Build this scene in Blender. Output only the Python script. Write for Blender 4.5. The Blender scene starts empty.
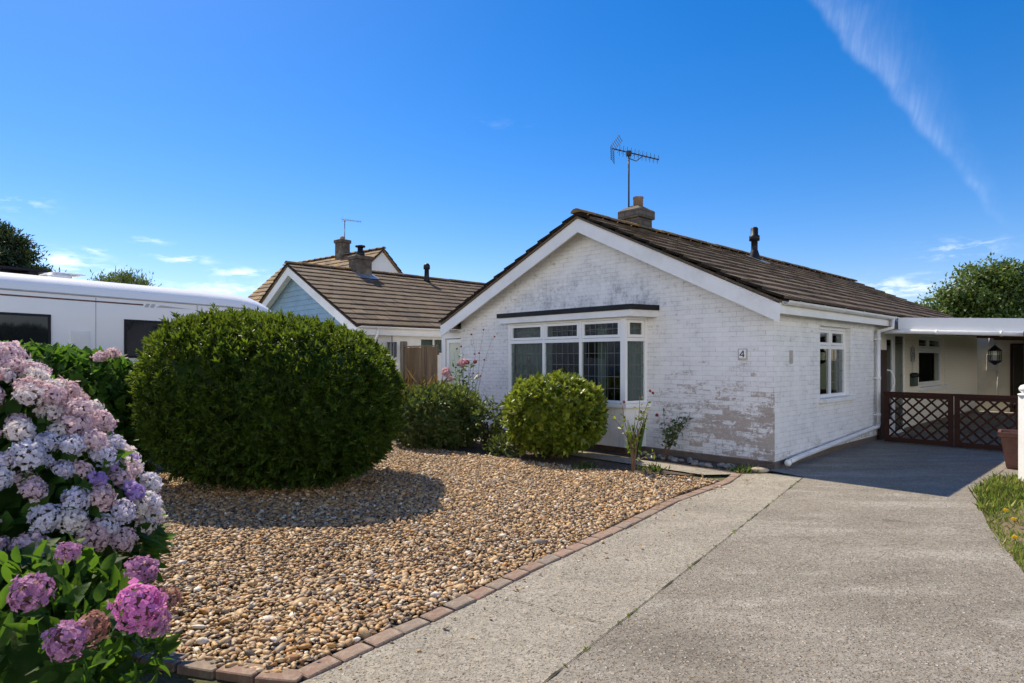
import bpy, math, random
import numpy as np
from mathutils import Vector, Matrix

random.seed(7)
rng = np.random.default_rng(11)
scene = bpy.context.scene
COL = scene.collection
R = math.radians

# ------------------------------------------------------------------ camera
F = 620.0
EYE = 1.6
cd = bpy.data.cameras.new('camera')
cd.sensor_width = 36.0
cd.lens = 36.0 * F / 1024
cd.shift_y = (359 - 341.5) / 1024
cd.clip_start = 0.05
cd.clip_end = 3000
cam = bpy.data.objects.new('camera', cd)
COL.objects.link(cam)
cam.location = (0, 0, EYE)
cam.rotation_euler = (R(90), 0, 0)
scene.camera = cam


def G(u, v, z=0.0):
    """ground point (height z) under a measured photo point"""
    Y = F * (EYE - z) / (v - 359.0)
    return ((u - 512) / F * Y, Y)


# ------------------------------------------------------------------ node helpers
def new_mat(name):
    m = bpy.data.materials.new(name)
    m.use_nodes = True
    nt = m.node_tree
    b = nt.nodes['Principled BSDF']
    return m, nt, b


class NT:
    def __init__(s, nt):
        s.nt = nt

    def n(s, t, **kw):
        nd = s.nt.nodes.new(t)
        for k, v in kw.items():
            if k.startswith('i_'):
                nd.inputs[k[2:].replace('_', ' ')].default_value = v
            else:
                setattr(nd, k, v)
        return nd

    def l(s, a, b):
        s.nt.links.new(a, b)

    def val(s, sock, v):
        if hasattr(v, 'is_output'):
            s.l(v, sock)
        else:
            sock.default_value = v

    def math(s, op, a, b=0.0, c=0.0, clamp=False):
        nd = s.n('ShaderNodeMath', operation=op, use_clamp=clamp)
        s.val(nd.inputs[0], a)
        s.val(nd.inputs[1], b)
        s.val(nd.inputs[2], c)
        return nd.outputs[0]

    def mix(s, f, a, b):
        nd = s.n('ShaderNodeMix', data_type='RGBA')
        s.val(nd.inputs[0], f)
        s.val(nd.inputs[6], a if hasattr(a, 'is_output') else (*a, 1))
        s.val(nd.inputs[7], b if hasattr(b, 'is_output') else (*b, 1))
        return nd.outputs[2]

    def smooth(s, x, a, b):
        nd = s.n('ShaderNodeMapRange', interpolation_type='SMOOTHSTEP')
        s.val(nd.inputs[0], x)
        nd.inputs[1].default_value = a
        nd.inputs[2].default_value = b
        return nd.outputs[0]

    def noise(s, vec, scale, detail=4, rough=0.55, dist=0.0):
        nd = s.n('ShaderNodeTexNoise')
        if vec is not None:
            s.l(vec, nd.inputs['Vector'])
        nd.inputs['Scale'].default_value = scale
        nd.inputs['Detail'].default_value = detail
        nd.inputs['Roughness'].default_value = rough
        nd.inputs['Distortion'].default_value = dist
        return nd.outputs['Fac']

    def ramp(s, f, stops, interp='LINEAR'):
        nd = s.n('ShaderNodeValToRGB')
        cr = nd.color_ramp
        cr.interpolation = interp
        while len(cr.elements) < len(stops):
            cr.elements.new(0.5)
        for e, (p, c) in zip(cr.elements, stops):
            e.position = p
            e.color = (*c, 1)
        s.val(nd.inputs[0], f)
        return nd.outputs[0]

    def scale(s, vec, v):
        nd = s.n('ShaderNodeVectorMath', operation='MULTIPLY')
        s.l(vec, nd.inputs[0])
        nd.inputs[1].default_value = v
        return nd.outputs[0]

    def bump(s, h, strength, dist=0.01):
        nd = s.n('ShaderNodeBump')
        nd.inputs['Strength'].default_value = strength
        nd.inputs['Distance'].default_value = dist
        s.l(h, nd.inputs['Height'])
        return nd.outputs[0]


def plain(name, col, rough=0.5, var=0.12, scale=6.0, metal=0.0, bump=0.0, spec=0.5, dirt=None, dirt_amt=0.3):
    m, nt, b = new_mat(name)
    t = NT(nt)
    co = t.n('ShaderNodeTexCoord').outputs['Object']
    nz = t.noise(co, scale, 5, 0.6)
    lo = tuple(c * (1 - var) for c in col)
    hi = tuple(min(1, c * (1 + var)) for c in col)
    c = t.mix(t.smooth(nz, 0.3, 0.7), lo, hi)
    if dirt:
        d = t.noise(co, scale * 0.37, 6, 0.7)
        c = t.mix(t.math('MULTIPLY', t.smooth(d, 0.5, 0.72), dirt_amt), c, dirt)
    t.l(c, b.inputs['Base Color'])
    b.inputs['Roughness'].default_value = rough
    b.inputs['Metallic'].default_value = metal
    b.inputs['Specular IOR Level'].default_value = spec
    if bump:
        t.l(t.bump(t.noise(co, scale * 8, 4, 0.6), bump), b.inputs['Normal'])
    return m


def leaf_mat(name, cols, rough=0.45, trans=0.3, tcol=(0.22, 0.36, 0.04), spec=0.4, blotch=0.0):
    m, nt, b = new_mat(name)
    t = NT(nt)
    geo = t.n('ShaderNodeNewGeometry')
    co = t.n('ShaderNodeTexCoord').outputs['Object']
    r = geo.outputs['Random Per Island']
    n = len(cols)
    c = t.ramp(r, [(i / max(1, n - 1), col) for i, col in enumerate(cols)])
    clump = t.noise(co, 2.2, 3, 0.6)
    c2 = t.n('ShaderNodeHueSaturation')
    t.l(c, c2.inputs['Color'])
    t.l(t.math('MULTIPLY_ADD', t.smooth(clump, 0.3, 0.7), 0.5, 0.75), c2.inputs['Value'])
    lc = c2.outputs[0]
    if blotch:
        bn = t.noise(co, 26.0, 4, 0.65)
        bm_ = t.math('MULTIPLY', t.smooth(bn, 0.58, 0.70), blotch)
        lc = t.mix(bm_, lc, (0.13, 0.085, 0.03))
        vn = t.noise(co, 70.0, 3, 0.6)
        lc = t.mix(t.math('MULTIPLY', t.smooth(vn, 0.35, 0.65), 0.35), lc, tuple(x * 0.45 for x in cols[0]))
        t.l(t.bump(vn, 0.5, 0.006), b.inputs['Normal'])
    t.l(lc, b.inputs['Base Color'])
    b.inputs['Roughness'].default_value = rough
    b.inputs['Specular IOR Level'].default_value = spec
    tr = t.n('ShaderNodeBsdfTranslucent')
    tm = t.mix(0.5, lc, tcol)
    t.l(tm, tr.inputs['Color'])
    mx = t.n('ShaderNodeMixShader')
    mx.inputs[0].default_value = trans
    t.l(b.outputs[0], mx.inputs[1])
    t.l(tr.outputs[0], mx.inputs[2])
    t.l(mx.outputs[0], nt.nodes['Material Output'].inputs['Surface'])
    return m


# ------------------------------------------------------------------ mesh helpers
class MB:
    def __init__(s):
        s.v = []
        s.f = []
        s.m = []

    def add(s, verts, faces, mi=0):
        o = len(s.v)
        s.v += [tuple(p) for p in verts]
        s.f += [tuple(i + o for i in f) for f in faces]
        s.m += [mi] * len(faces)
        return s

    def quad(s, a, b, c, d, mi=0):
        return s.add([a, b, c, d], [(0, 1, 2, 3)], mi)

    def box(s, x0, x1, y0, y1, z0, z1, mi=0, M=None, bev=0.0):
        if bev > 0:
            e = bev
            P = []
            for z, i in ((z0, e), (z0 + e, 0), (z1 - e, 0), (z1, e)):
                a, b_, c, d = x0 + i, x1 - i, y0 + i, y1 - i
                P += [(a + e, c, z), (b_ - e, c, z), (b_, c + e, z), (b_, d - e, z), (b_ - e, d, z), (a + e, d, z), (a, d - e, z), (a, c + e, z)]
            Fc = [tuple(range(7, -1, -1)), tuple(range(24, 32))]
            for r in range(3):
                for k in range(8):
                    k2 = (k + 1) % 8
                    Fc.append((r * 8 + k, r * 8 + k2, r * 8 + 8 + k2, r * 8 + 8 + k))
        else:
            P = [(x0, y0, z0), (x1, y0, z0), (x1, y1, z0), (x0, y1, z0), (x0, y0, z1), (x1, y0, z1), (x1, y1, z1), (x0, y1, z1)]
            Fc = [(3, 2, 1, 0), (4, 5, 6, 7), (0, 1, 5, 4), (1, 2, 6, 5), (2, 3, 7, 6), (3, 0, 4, 7)]
        if M is not None:
            P = [M @ Vector(p) for p in P]
        return s.add(P, Fc, mi)

    def prism(s, poly, off, mi=0):
        """poly: list of 3D points, extruded by vector off"""
        n = len(poly)
        off = Vector(off)
        P = [Vector(p) for p in poly] + [Vector(p) + off for p in poly]
        Fc = [tuple(range(n - 1, -1, -1)), tuple(range(n, 2 * n))]
        for k in range(n):
            k2 = (k + 1) % n
            Fc.append((k, k2, n + k2, n + k))
        return s.add(P, Fc, mi)

    def tube(s, pts, rad, n=8, mi=0, cap=True):
        pts = [Vector(p) for p in pts]
        k = len(pts)
        rs = rad if isinstance(rad, (list, tuple)) else [rad] * k
        P = []
        up = None
        for i in range(k):
            d = (pts[min(i + 1, k - 1)] - pts[max(i - 1, 0)]).normalized()
            if up is None:
                up = Vector((0, 0, 1)) if abs(d.z) < 0.9 else Vector((1, 0, 0))
            x = d.cross(up).normalized()
            y = x.cross(d).normalized()
            up = y
            for j in range(n):
                a = 2 * math.pi * j / n
                P.append(pts[i] + (x * math.cos(a) + y * math.sin(a)) * rs[i])
        Fc = []
        for i in range(k - 1):
            for j in range(n):
                j2 = (j + 1) % n
                Fc.append((i * n + j, i * n + j2, (i + 1) * n + j2, (i + 1) * n + j))
        if cap:
            Fc.append(tuple(range(n - 1, -1, -1)))
            Fc.append(tuple(range((k - 1) * n, k * n)))
        return s.add(P, Fc, mi)

    def lathe(s, prof, c=(0, 0, 0), n=16, mi=0):
        P = []
        for r, z in prof:
            for j in range(n):
                a = 2 * math.pi * j / n
                P.append((c[0] + r * math.cos(a), c[1] + r * math.sin(a), c[2] + z))
        Fc = []
        for i in range(len(prof) - 1):
            for j in range(n):
                j2 = (j + 1) % n
                Fc.append((i * n + j, i * n + j2, (i + 1) * n + j2, (i + 1) * n + j))
        Fc.append(tuple(range(n - 1, -1, -1)))
        Fc.append(tuple(range((len(prof) - 1) * n, len(prof) * n)))
        return s.add(P, Fc, mi)

    def ball(s, c, r, n=10, mi=0):
        prof = []
        for i in range(1, n // 2 + 1):
            a = math.pi * i / (n // 2 + 1)
            prof.append((r * math.sin(a), -r * math.cos(a)))
        return s.lathe(prof, c, n, mi)

    def build(s, name, mats, parent=None, smooth=False, loc=None):
        me = bpy.data.meshes.new(name)
        me.from_pydata(s.v, [], s.f)
        if not isinstance(mats, (list, tuple)):
            mats = [mats]
        for m in mats:
            me.materials.append(m)
        for p, mi in zip(me.polygons, s.m):
            p.material_index = mi
            p.use_smooth = smooth
        uv = me.uv_layers.new(name='UVMap')
        for p in me.polygons:
            nx, ny, nz = abs(p.normal.x), abs(p.normal.y), abs(p.normal.z)
            for li in p.loop_indices:
                co = me.vertices[me.loops[li].vertex_index].co
                if nz >= nx and nz >= ny:
                    uv.data[li].uv = (co.x, co.y)
                elif nx >= ny:
                    uv.data[li].uv = (co.y, co.z)
                else:
                    uv.data[li].uv = (co.x, co.z)
        o = bpy.data.objects.new(name, me)
        COL.objects.link(o)
        if parent:
            o.parent = parent
        if loc:
            o.location = loc
        return o


def np_mesh(name, V, T, mats, parent=None, smooth=False):
    """V (N,3), T (M,k) all faces of k corners"""
    me = bpy.data.meshes.new(name)
    V = np.ascontiguousarray(V, dtype=np.float32)
    T = np.ascontiguousarray(T, dtype=np.int32)
    k = T.shape[1]
    me.vertices.add(len(V))
    me.vertices.foreach_set('co', V.ravel())
    me.loops.add(T.size)
    me.loops.foreach_set('vertex_index', T.ravel())
    me.polygons.add(len(T))
    me.polygons.foreach_set('loop_start', np.arange(0, T.size, k, dtype=np.int32))
    me.polygons.foreach_set('loop_total', np.full(len(T), k, dtype=np.int32))
    if smooth:
        me.polygons.foreach_set('use_smooth', np.ones(len(T), dtype=bool))
    me.update(calc_edges=True)
    me.validate()
    for m in (mats if isinstance(mats, (list, tuple)) else [mats]):
        me.materials.append(m)
    o = bpy.data.objects.new(name, me)
    COL.objects.link(o)
    if parent:
        o.parent = parent
    return o


def tag(o, label=None, cat=None, group=None, kind=None):
    if label:
        o['label'] = label
    if cat:
        o['category'] = cat
    if group:
        o['group'] = group
    if kind:
        o['kind'] = kind
    return o


def empty(name, label, cat, loc=(0, 0, 0), rz=0.0, group=None):
    o = bpy.data.objects.new(name, None)
    COL.objects.link(o)
    o.location = loc
    o.rotation_euler = (0, 0, rz)
    o.empty_display_size = 0.2
    return tag(o, label, cat, group)


def unit(v):
    return v / np.maximum(np.linalg.norm(v, axis=-1, keepdims=True), 1e-9)


# leaf templates: (x across, y along, z up) for L = W = 1
T_FOLD = (np.array([[0, 0, 0], [-.5, .45, .10], [.5, .45, .10], [0, 1, -.06]]),
          np.array([[0, 3, 1], [0, 2, 3]]))
def broad_template():
    rows = [(0.0, 0.0, 0.0), (0.14, 0.26, 0.0), (0.32, 0.45, -0.005), (0.52, 0.48, -0.03), (0.72, 0.36, -0.08), (0.88, 0.17, -0.14), (1.0, 0.0, -0.20)]
    V, T = [], []
    for (y, w_, z) in rows:
        V += [[-w_, y, z + w_ * 0.16], [0, y, z], [w_, y, z + w_ * 0.16]]
    for i in range(len(rows) - 1):
        a = i * 3
        for k in (0, 1):
            T += [[a + k, a + k + 1, a + 3 + k + 1], [a + k, a + 3 + k + 1, a + 3 + k]]
    return np.array(V), np.array(T)


T_BROAD = broad_template()


def leaves(name, P, D, N, L, W, mat, parent, tmpl=T_FOLD):
    D = unit(D)
    X = unit(np.cross(D, N))
    Z = np.cross(X, D)
    tv, tf = tmpl
    k = len(tv)
    V = (P[:, None, :]
         + X[:, None, :] * (tv[None, :, 0:1] * W[:, None, None])
         + D[:, None, :] * (tv[None, :, 1:2] * L[:, None, None])
         + Z[:, None, :] * (tv[None, :, 2:3] * L[:, None, None]))
    T = (tf[None] + (np.arange(len(P)) * k)[:, None, None]).reshape(-1, 3)
    return np_mesh(name, V.reshape(-1, 3), T, mat, parent)


def rand_dirs(n):
    return unit(rng.normal(size=(n, 3)))


def lump(D, seed, amp, freq=3.0):
    r = np.random.default_rng(seed)
    out = np.zeros(len(D))
    for k in range(7):
        w = r.normal(size=3) * freq * (0.6 + 0.25 * k)
        out += np.sin(D @ w + r.uniform(0, 6.28)) / (1 + 0.35 * k)
    return 1 + amp * out / 2.5


def shell(n, c, r, p=2.0, zmin=0.0, seed=1, amp=0.03, depth=0.16, freq=3.0):
    """points in the outer shell of a lumpy superellipsoid, with outward normals"""
    c = np.array(c)
    r = np.array(r)
    P = np.zeros((0, 3))
    Nn = np.zeros((0, 3))
    while len(P) < n:
        d = rand_dirs(n * 2)
        rad = (np.abs(d / r) ** p).sum(1) ** (-1.0 / p)
        # weight by area so points spread evenly
        w = rad ** 2
        keep = rng.uniform(size=len(d)) < w / w.max()
        d, rad = d[keep], rad[keep]
        s = rad * lump(d, seed, amp, freq) * (1 - depth * rng.uniform(size=len(d)) ** 2)
        q = c + d * s[:, None]
        nn = unit(np.sign(d) * (np.abs(d / r) ** (p - 1)) / r)
        ok = q[:, 2] > zmin
        P = np.vstack([P, q[ok]])
        Nn = np.vstack([Nn, nn[ok]])
    return P[:n], Nn[:n]


def ellipsoid_core(name, c, r, p, mat, parent, scale=0.84, zmin=0.02, seed=1, amp=0.03, freq=3.0, nu=36, nv=20):
    th = np.linspace(0.02, math.pi - 0.02, nv)
    ph = np.linspace(0, 2 * math.pi, nu, endpoint=False)
    d = np.array([[math.sin(a) * math.cos(b), math.sin(a) * math.sin(b), math.cos(a)] for a in th for b in ph])
    rad = (np.abs(d / np.array(r)) ** p).sum(1) ** (-1.0 / p) * lump(d, seed, amp, freq) * scale
    V = np.array(c) + d * rad[:, None]
    V[:, 2] = np.maximum(V[:, 2], zmin)
    T = []
    for i in range(nv - 1):
        for j in range(nu):
            j2 = (j + 1) % nu
            T.append((i * nu + j, (i + 1) * nu + j, (i + 1) * nu + j2, i * nu + j2))
    return np_mesh(name, V, np.array(T), mat, parent, True)


# ------------------------------------------------------------------ materials
def brick_paint():
    m, nt, b = new_mat('white_painted_brick')
    t = NT(nt)
    tc = t.n('ShaderNodeTexCoord')
    uv, co = tc.outputs['UV'], tc.outputs['Object']
    sep = t.n('ShaderNodeSeparateXYZ')
    t.l(co, sep.inputs[0])
    X, Y, Z = sep.outputs
    wob = t.n('ShaderNodeVectorMath', operation='ADD')
    nzv = t.n('ShaderNodeTexNoise')
    t.l(uv, nzv.inputs['Vector'])
    nzv.inputs['Scale'].default_value = 9
    t.l(uv, wob.inputs[0])
    t.l(t.scale(nzv.outputs['Color'], (0.022, 0.018, 0)), wob.inputs[1])
    br = t.n('ShaderNodeTexBrick')
    t.l(wob.outputs[0], br.inputs['Vector'])
    br.inputs['Scale'].default_value = 1
    br.inputs['Brick Width'].default_value = 0.225
    br.inputs['Row Height'].default_value = 0.075
    br.inputs['Mortar Size'].default_value = 0.007
    br.inputs['Mortar Smooth'].default_value = 0.9
    br.inputs['Color1'].default_value = (0.83, 0.825, 0.81, 1)
    br.inputs['Color2'].default_value = (0.775, 0.77, 0.755, 1)
    br.inputs['Mortar'].default_value = (0.71, 0.695, 0.675, 1)
    mort = br.outputs['Fac']
    br2 = t.n('ShaderNodeTexBrick')     # per-brick random grey
    t.l(wob.outputs[0], br2.inputs['Vector'])
    for k, v in (('Scale', 1), ('Brick Width', 0.225), ('Row Height', 0.075), ('Mortar Size', 0.0)):
        br2.inputs[k].default_value = v
    br2.inputs['Color1'].default_value = (0, 0, 0, 1)
    br2.inputs['Color2'].default_value = (1, 1, 1, 1)
    rnd = br2.outputs['Color']
    n1 = t.noise(co, 3.0, 8, 0.68)
    n2 = t.noise(co, 14.0, 6, 0.7, 0.6)
    n3 = t.noise(co, 45.0, 4, 0.6)
    front = t.math('LESS_THAN', Y, 0.02)
    # bare, flaking patch low down by the right-hand corner
    st_v = t.scale(co, (1.0, 1.0, 3.2))
    n4 = t.noise(st_v, 5.5, 8, 0.75, 0.8)
    a = t.math('MULTIPLY', t.smooth(X, -3.0, -0.5), t.smooth(Z, 1.75, 0.55))
    a = t.math('MULTIPLY', a, front)
    base = t.math('MULTIPLY', t.smooth(Z, 0.42, 0.05), 0.5)
    low = t.math('MAXIMUM', a, base)
    corner = t.math('MULTIPLY', t.math('MULTIPLY', t.smooth(X, -0.28, -0.04), t.smooth(Z, 1.35, 0.9)), front)
    sc = t.math('ADD', t.math('MULTIPLY', n2, 0.38), t.math('MULTIPLY', n4, 0.46))
    sc = t.math('ADD', sc, t.math('ADD', t.math('MULTIPLY', rnd, 0.17), t.math('MULTIPLY', t.math('SUBTRACT', n3, 0.5), 0.30)))
    bare = t.smooth(t.math('ADD', sc, t.math('ADD', t.math('MULTIPLY', low, 0.14), t.math('MULTIPLY', corner, 0.08))), 0.595, 0.685)
    # scuffed mortar / paint loss everywhere, thin
    spots = t.smooth(t.math('ADD', t.math('MULTIPLY', n2, 0.6), t.math('MULTIPLY', n1, 0.45)), 0.59, 0.70)
    spots = t.math('MULTIPLY', spots, t.math('MULTIPLY_ADD', front, 0.45, 0.12))
    # grey-blue weather stain above the bay roof
    st = t.math('MULTIPLY', t.smooth(Z, 2.45, 2.52), t.smooth(Z, 3.45, 2.60))
    st = t.math('MULTIPLY', st, t.math('MULTIPLY', t.smooth(X, -5.9, -4.6), t.smooth(X, -1.3, -2.3)))
    st = t.math('MULTIPLY', st, t.smooth(t.math('ADD', t.math('MULTIPLY', n1, 0.6), t.math('MULTIPLY', n2, 0.4)), 0.42, 0.62))
    st = t.math('MULTIPLY', st, front)
    # left side mottling
    lf = t.math('MULTIPLY', t.math('MULTIPLY', t.smooth(X, -4.8, -5.6), front), t.smooth(n2, 0.52, 0.66))
    c = t.mix(t.math('MULTIPLY', t.smooth(n1, 0.35, 0.7), 0.35), br.outputs['Color'], (0.62, 0.62, 0.62))
    c = t.mix(spots, c, (0.30, 0.29, 0.29))
    c = t.mix(t.math('MULTIPLY', lf, 0.5), c, (0.36, 0.35, 0.35))
    stv = t.noise(t.scale(co, (5.0, 5.0, 1.1)), 1.6, 6, 0.7)
    stb = t.noise(co, 22.0, 5, 0.75, 0.5)
    st = t.math('MULTIPLY', st, t.math('MULTIPLY_ADD', t.smooth(stv, 0.40, 0.60), 0.65, 0.35))
    c = t.mix(t.math('MULTIPLY', st, 0.95), c, t.mix(t.smooth(stb, 0.40, 0.62), (0.21, 0.22, 0.25), (0.52, 0.53, 0.55)))
    grime = t.math('MULTIPLY', low, t.smooth(n4, 0.38, 0.66))
    c = t.mix(t.math('MULTIPLY', grime, 0.6), c, (0.46, 0.40, 0.36))
    bc = t.mix(rnd, (0.15, 0.09, 0.058), (0.36, 0.28, 0.215))
    bc = t.mix(t.math('MULTIPLY', t.smooth(n3, 0.5, 0.65), 0.5), bc, (0.5, 0.48, 0.46))
    bc = t.mix(t.math('MULTIPLY', mort, 0.7), bc, (0.33, 0.31, 0.29))
    c = t.mix(t.math('MULTIPLY', bare, 0.78), c, bc)
    # open joints
    jn = t.math('MULTIPLY', mort, t.math('ADD', t.smooth(n1, 0.42, 0.62), t.math('MULTIPLY', low, t.smooth(n2, 0.35, 0.6)), 0, True))
    c = t.mix(t.math('MULTIPLY', jn, 0.55), c, (0.36, 0.33, 0.31))
    # cream paint on the stretch under the carport
    c = t.mix(t.math('MULTIPLY', t.smooth(Y, 4.60, 4.64), 0.9), c, t.mix(mort, (0.84, 0.75, 0.60), (0.76, 0.67, 0.53)))
    # bottom plinth course: bare dirty brown brick
    pl = t.smooth(Z, 0.125, 0.105)
    c = t.mix(t.math('MULTIPLY', pl, 0.9), c, t.mix(rnd, (0.065, 0.042, 0.028), (0.12, 0.075, 0.048)))
    t.l(c, b.inputs['Base Color'])
    b.inputs['Roughness'].default_value = 0.75
    b.inputs['Specular IOR Level'].default_value = 0.25
    h = t.math('MULTIPLY_ADD', mort, -1.0, t.math('MULTIPLY', n3, 0.35))
    h = t.math('SUBTRACT', h, t.math('MULTIPLY', bare, 0.4))
    h = t.math('ADD', h, t.math('MULTIPLY', rnd, 0.25))
    t.l(t.bump(h, 0.32, 0.006), b.inputs['Normal'])
    return m


def tile_mat(name, c0, c1, c2, moss=(0.20, 0.13, 0.03), moss_amt=0.25):
    m, nt, b = new_mat(name)
    t = NT(nt)
    co = t.n('ShaderNodeTexCoord').outputs['Object']
    r = t.n('ShaderNodeNewGeometry').outputs['Random Per Island']
    c = t.ramp(r, [(0, c0), (0.45, c1), (0.8, c2), (1, c0)])
    n1 = t.noise(co, 1.6, 6, 0.7)
    n2 = t.noise(co, 16, 6, 0.75)
    n3 = t.noise(co, 55, 4, 0.7)
    c = t.mix(t.math('MULTIPLY', t.smooth(n2, 0.42, 0.68), 0.45), c, tuple(x * 0.55 for x in c0))
    c = t.mix(t.math('MULTIPLY', t.smooth(n3, 0.56, 0.70), 0.75), c, (0.38, 0.34, 0.28))
    c = t.mix(t.math('MULTIPLY', t.smooth(n1, 0.50, 0.36), 0.45), c, (0.055, 0.045, 0.036))
    ms = t.math('MULTIPLY', t.smooth(n1, 0.44, 0.62), t.smooth(n2, 0.40, 0.58))
    c = t.mix(t.math('MULTIPLY', ms, moss_amt), c, moss)
    t.l(c, b.inputs['Base Color'])
    b.inputs['Roughness'].default_value = 0.85
    b.inputs['Specular IOR Level'].default_value = 0.3
    t.l(t.bump(t.math('ADD', n2, t.math('MULTIPLY', n3, 0.5)), 0.25, 0.008), b.inputs['Normal'])
    return m


def concrete(name, c0, c1, agg, patch, joint=None):
    m, nt, b = new_mat(name)
    t = NT(nt)
    co = t.n('ShaderNodeTexCoord').outputs['Object']
    n1 = t.noise(co, 0.9, 7, 0.62, 0.4)
    rot = t.n('ShaderNodeMapping')
    rot.inputs['Rotation'].default_value = (0, 0, R(-8))
    rot.inputs['Scale'].default_value = (0.42, 1.5, 1)
    t.l(co, rot.inputs['Vector'])
    n2 = t.noise(rot.outputs[0], 1.5, 6, 0.62, 0.3)
    n3 = t.noise(co, 34, 6, 0.78, 0.5)
    n4 = t.noise(co, 85, 4, 0.75, 0.8)
    n5 = t.noise(co, 7, 5, 0.7, 0.4)
    c = t.mix(t.smooth(n1, 0.3, 0.7), c0, c1)
    c = t.mix(t.math('MULTIPLY', t.smooth(n2, 0.50, 0.66), 0.9), c, patch)
    c = t.mix(t.math('MULTIPLY', t.smooth(n2, 0.47, 0.33), 0.55), c, tuple(x * 0.62 for x in c0))
    c = t.mix(t.math('MULTIPLY', t.smooth(n5, 0.45, 0.7), 0.30), c, tuple(x * f for x, f in zip(c0, (0.72, 0.68, 0.62))))
    c = t.mix(t.math('MULTIPLY', t.smooth(n3, 0.40, 0.66), 0.50), c, tuple(x * 0.50 for x in c0))
    c = t.mix(t.math('MULTIPLY', t.smooth(n3, 0.50, 0.30), 0.35), c, tuple(min(1, x * 1.5) for x in c1))
    vo = t.n('ShaderNodeTexVoronoi')
    wob = t.n('ShaderNodeVectorMath', operation='ADD')
    nv = t.n('ShaderNodeTexNoise')
    t.l(co, nv.inputs['Vector'])
    nv.inputs['Scale'].default_value = 60
    t.l(co, wob.inputs[0])
    t.l(t.scale(nv.outputs['Color'], (0.02, 0.02, 0.0)), wob.inputs[1])
    t.l(wob.outputs[0], vo.inputs['Vector'])
    vo.inputs['Scale'].default_value = 48
    vcol = t.n('ShaderNodeSeparateXYZ')
    t.l(vo.outputs['Color'], vcol.inputs[0])
    stone = t.math('MULTIPLY', t.smooth(vo.outputs['Distance'], 0.50, 0.22), t.math('GREATER_THAN', vcol.outputs[0], 1 - agg))
    sc = t.ramp(vcol.outputs[1], [(0, (0.13, 0.11, 0.09)), (0.35, (0.30, 0.22, 0.14)), (0.6, (0.46, 0.37, 0.26)), (0.85, (0.50, 0.45, 0.37)), (1, (0.66, 0.62, 0.55))])
    c = t.mix(t.math('MULTIPLY', stone, 0.75), c, sc)
    dk = t.math('MULTIPLY', t.smooth(n4, 0.56, 0.68), 0.65)
    c = t.mix(dk, c, (0.09, 0.075, 0.06))
    n6 = t.noise(co, 2.1, 3, 0.5, 0.6)
    c = t.mix(t.math('MULTIPLY', t.smooth(n6, 0.66, 0.74), 0.45), c, tuple(x * 0.42 for x in c0))
    t.l(c, b.inputs['Base Color'])
    b.inputs['Roughness'].default_value = 0.85
    b.inputs['Specular IOR Level'].default_value = 0.3
    h = t.math('ADD', t.math('MULTIPLY', n3, -0.8), t.math('MULTIPLY', stone, 0.6))
    h = t.math('SUBTRACT', h, dk)
    t.l(t.bump(h, 0.9, 0.016), b.inputs['Normal'])
    return m


def soil_mat(name, a, bcol, peb=0.25):
    m, nt, b = new_mat(name)
    t = NT(nt)
    co = t.n('ShaderNodeTexCoord').outputs['Object']
    n1 = t.noise(co, 2.5, 6, 0.65)
    n2 = t.noise(co, 28, 6, 0.7)
    c = t.mix(t.smooth(n1, 0.3, 0.7), a, bcol)
    c = t.mix(t.math('MULTIPLY', t.smooth(n2, 0.55, 0.72), peb * 2), c, (0.30, 0.22, 0.14))
    t.l(c, b.inputs['Base Color'])
    b.inputs['Roughness'].default_value = 0.95
    t.l(t.bump(n2, 0.9, 0.03), b.inputs['Normal'])
    return m


def glass_mat():
    m, nt, b = new_mat('window_glass')
    t = NT(nt)
    nt.nodes.remove(b)
    co = t.n('ShaderNodeTexCoord').outputs['Object']
    nrm = t.bump(t.noise(co, 1.3, 2, 0.4), 0.12, 0.02)
    tr = t.n('ShaderNodeBsdfTransparent')
    tr.inputs['Color'].default_value = (0.72, 0.77, 0.75, 1)
    gl = t.n('ShaderNodeBsdfGlossy')
    gl.inputs['Roughness'].default_value = 0.02
    gl.inputs['Color'].default_value = (0.9, 0.95, 1, 1)
    t.l(nrm, gl.inputs['Normal'])
    lw = t.n('ShaderNodeLayerWeight')
    lw.inputs['Blend'].default_value = 0.5
    fr = t.math('MULTIPLY_ADD', t.math('POWER', lw.outputs['Facing'], 5.0), 0.90, 0.045)
    mx = t.n('ShaderNodeMixShader')
    t.l(fr, mx.inputs[0])
    t.l(tr.outputs[0], mx.inputs[1])
    t.l(gl.outputs[0], mx.inputs[2])
    t.l(mx.outputs[0], nt.nodes['Material Output'].inputs['Surface'])
    return m


def board_mat(name, col, var=0.35, axis=2, rough=0.8, scale=1.0):
    """wood with grain along one axis"""
    m, nt, b = new_mat(name)
    t = NT(nt)
    co = t.n('ShaderNodeTexCoord').outputs['Object']
    r = t.n('ShaderNodeNewGeometry').outputs['Random Per Island']
    sc = [18 * scale] * 3
    sc[axis] = 1.2 * scale
    v = t.scale(co, tuple(sc))
    n = t.noise(v, 1.0, 5, 0.65, 0.5)
    c = t.mix(t.smooth(n, 0.3, 0.72), tuple(x * (1 - var) for x in col), tuple(x * (1 + var * 0.6) for x in col))
    hs = t.n('ShaderNodeHueSaturation')
    t.l(c, hs.inputs['Color'])
    t.l(t.math('MULTIPLY_ADD', r, 0.5, 0.75), hs.inputs['Value'])
    t.l(hs.outputs[0], b.inputs['Base Color'])
    b.inputs['Roughness'].default_value = rough
    b.inputs['Specular IOR Level'].default_value = 0.22
    t.l(t.bump(n, 0.35, 0.01), b.inputs['Normal'])
    return m


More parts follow.
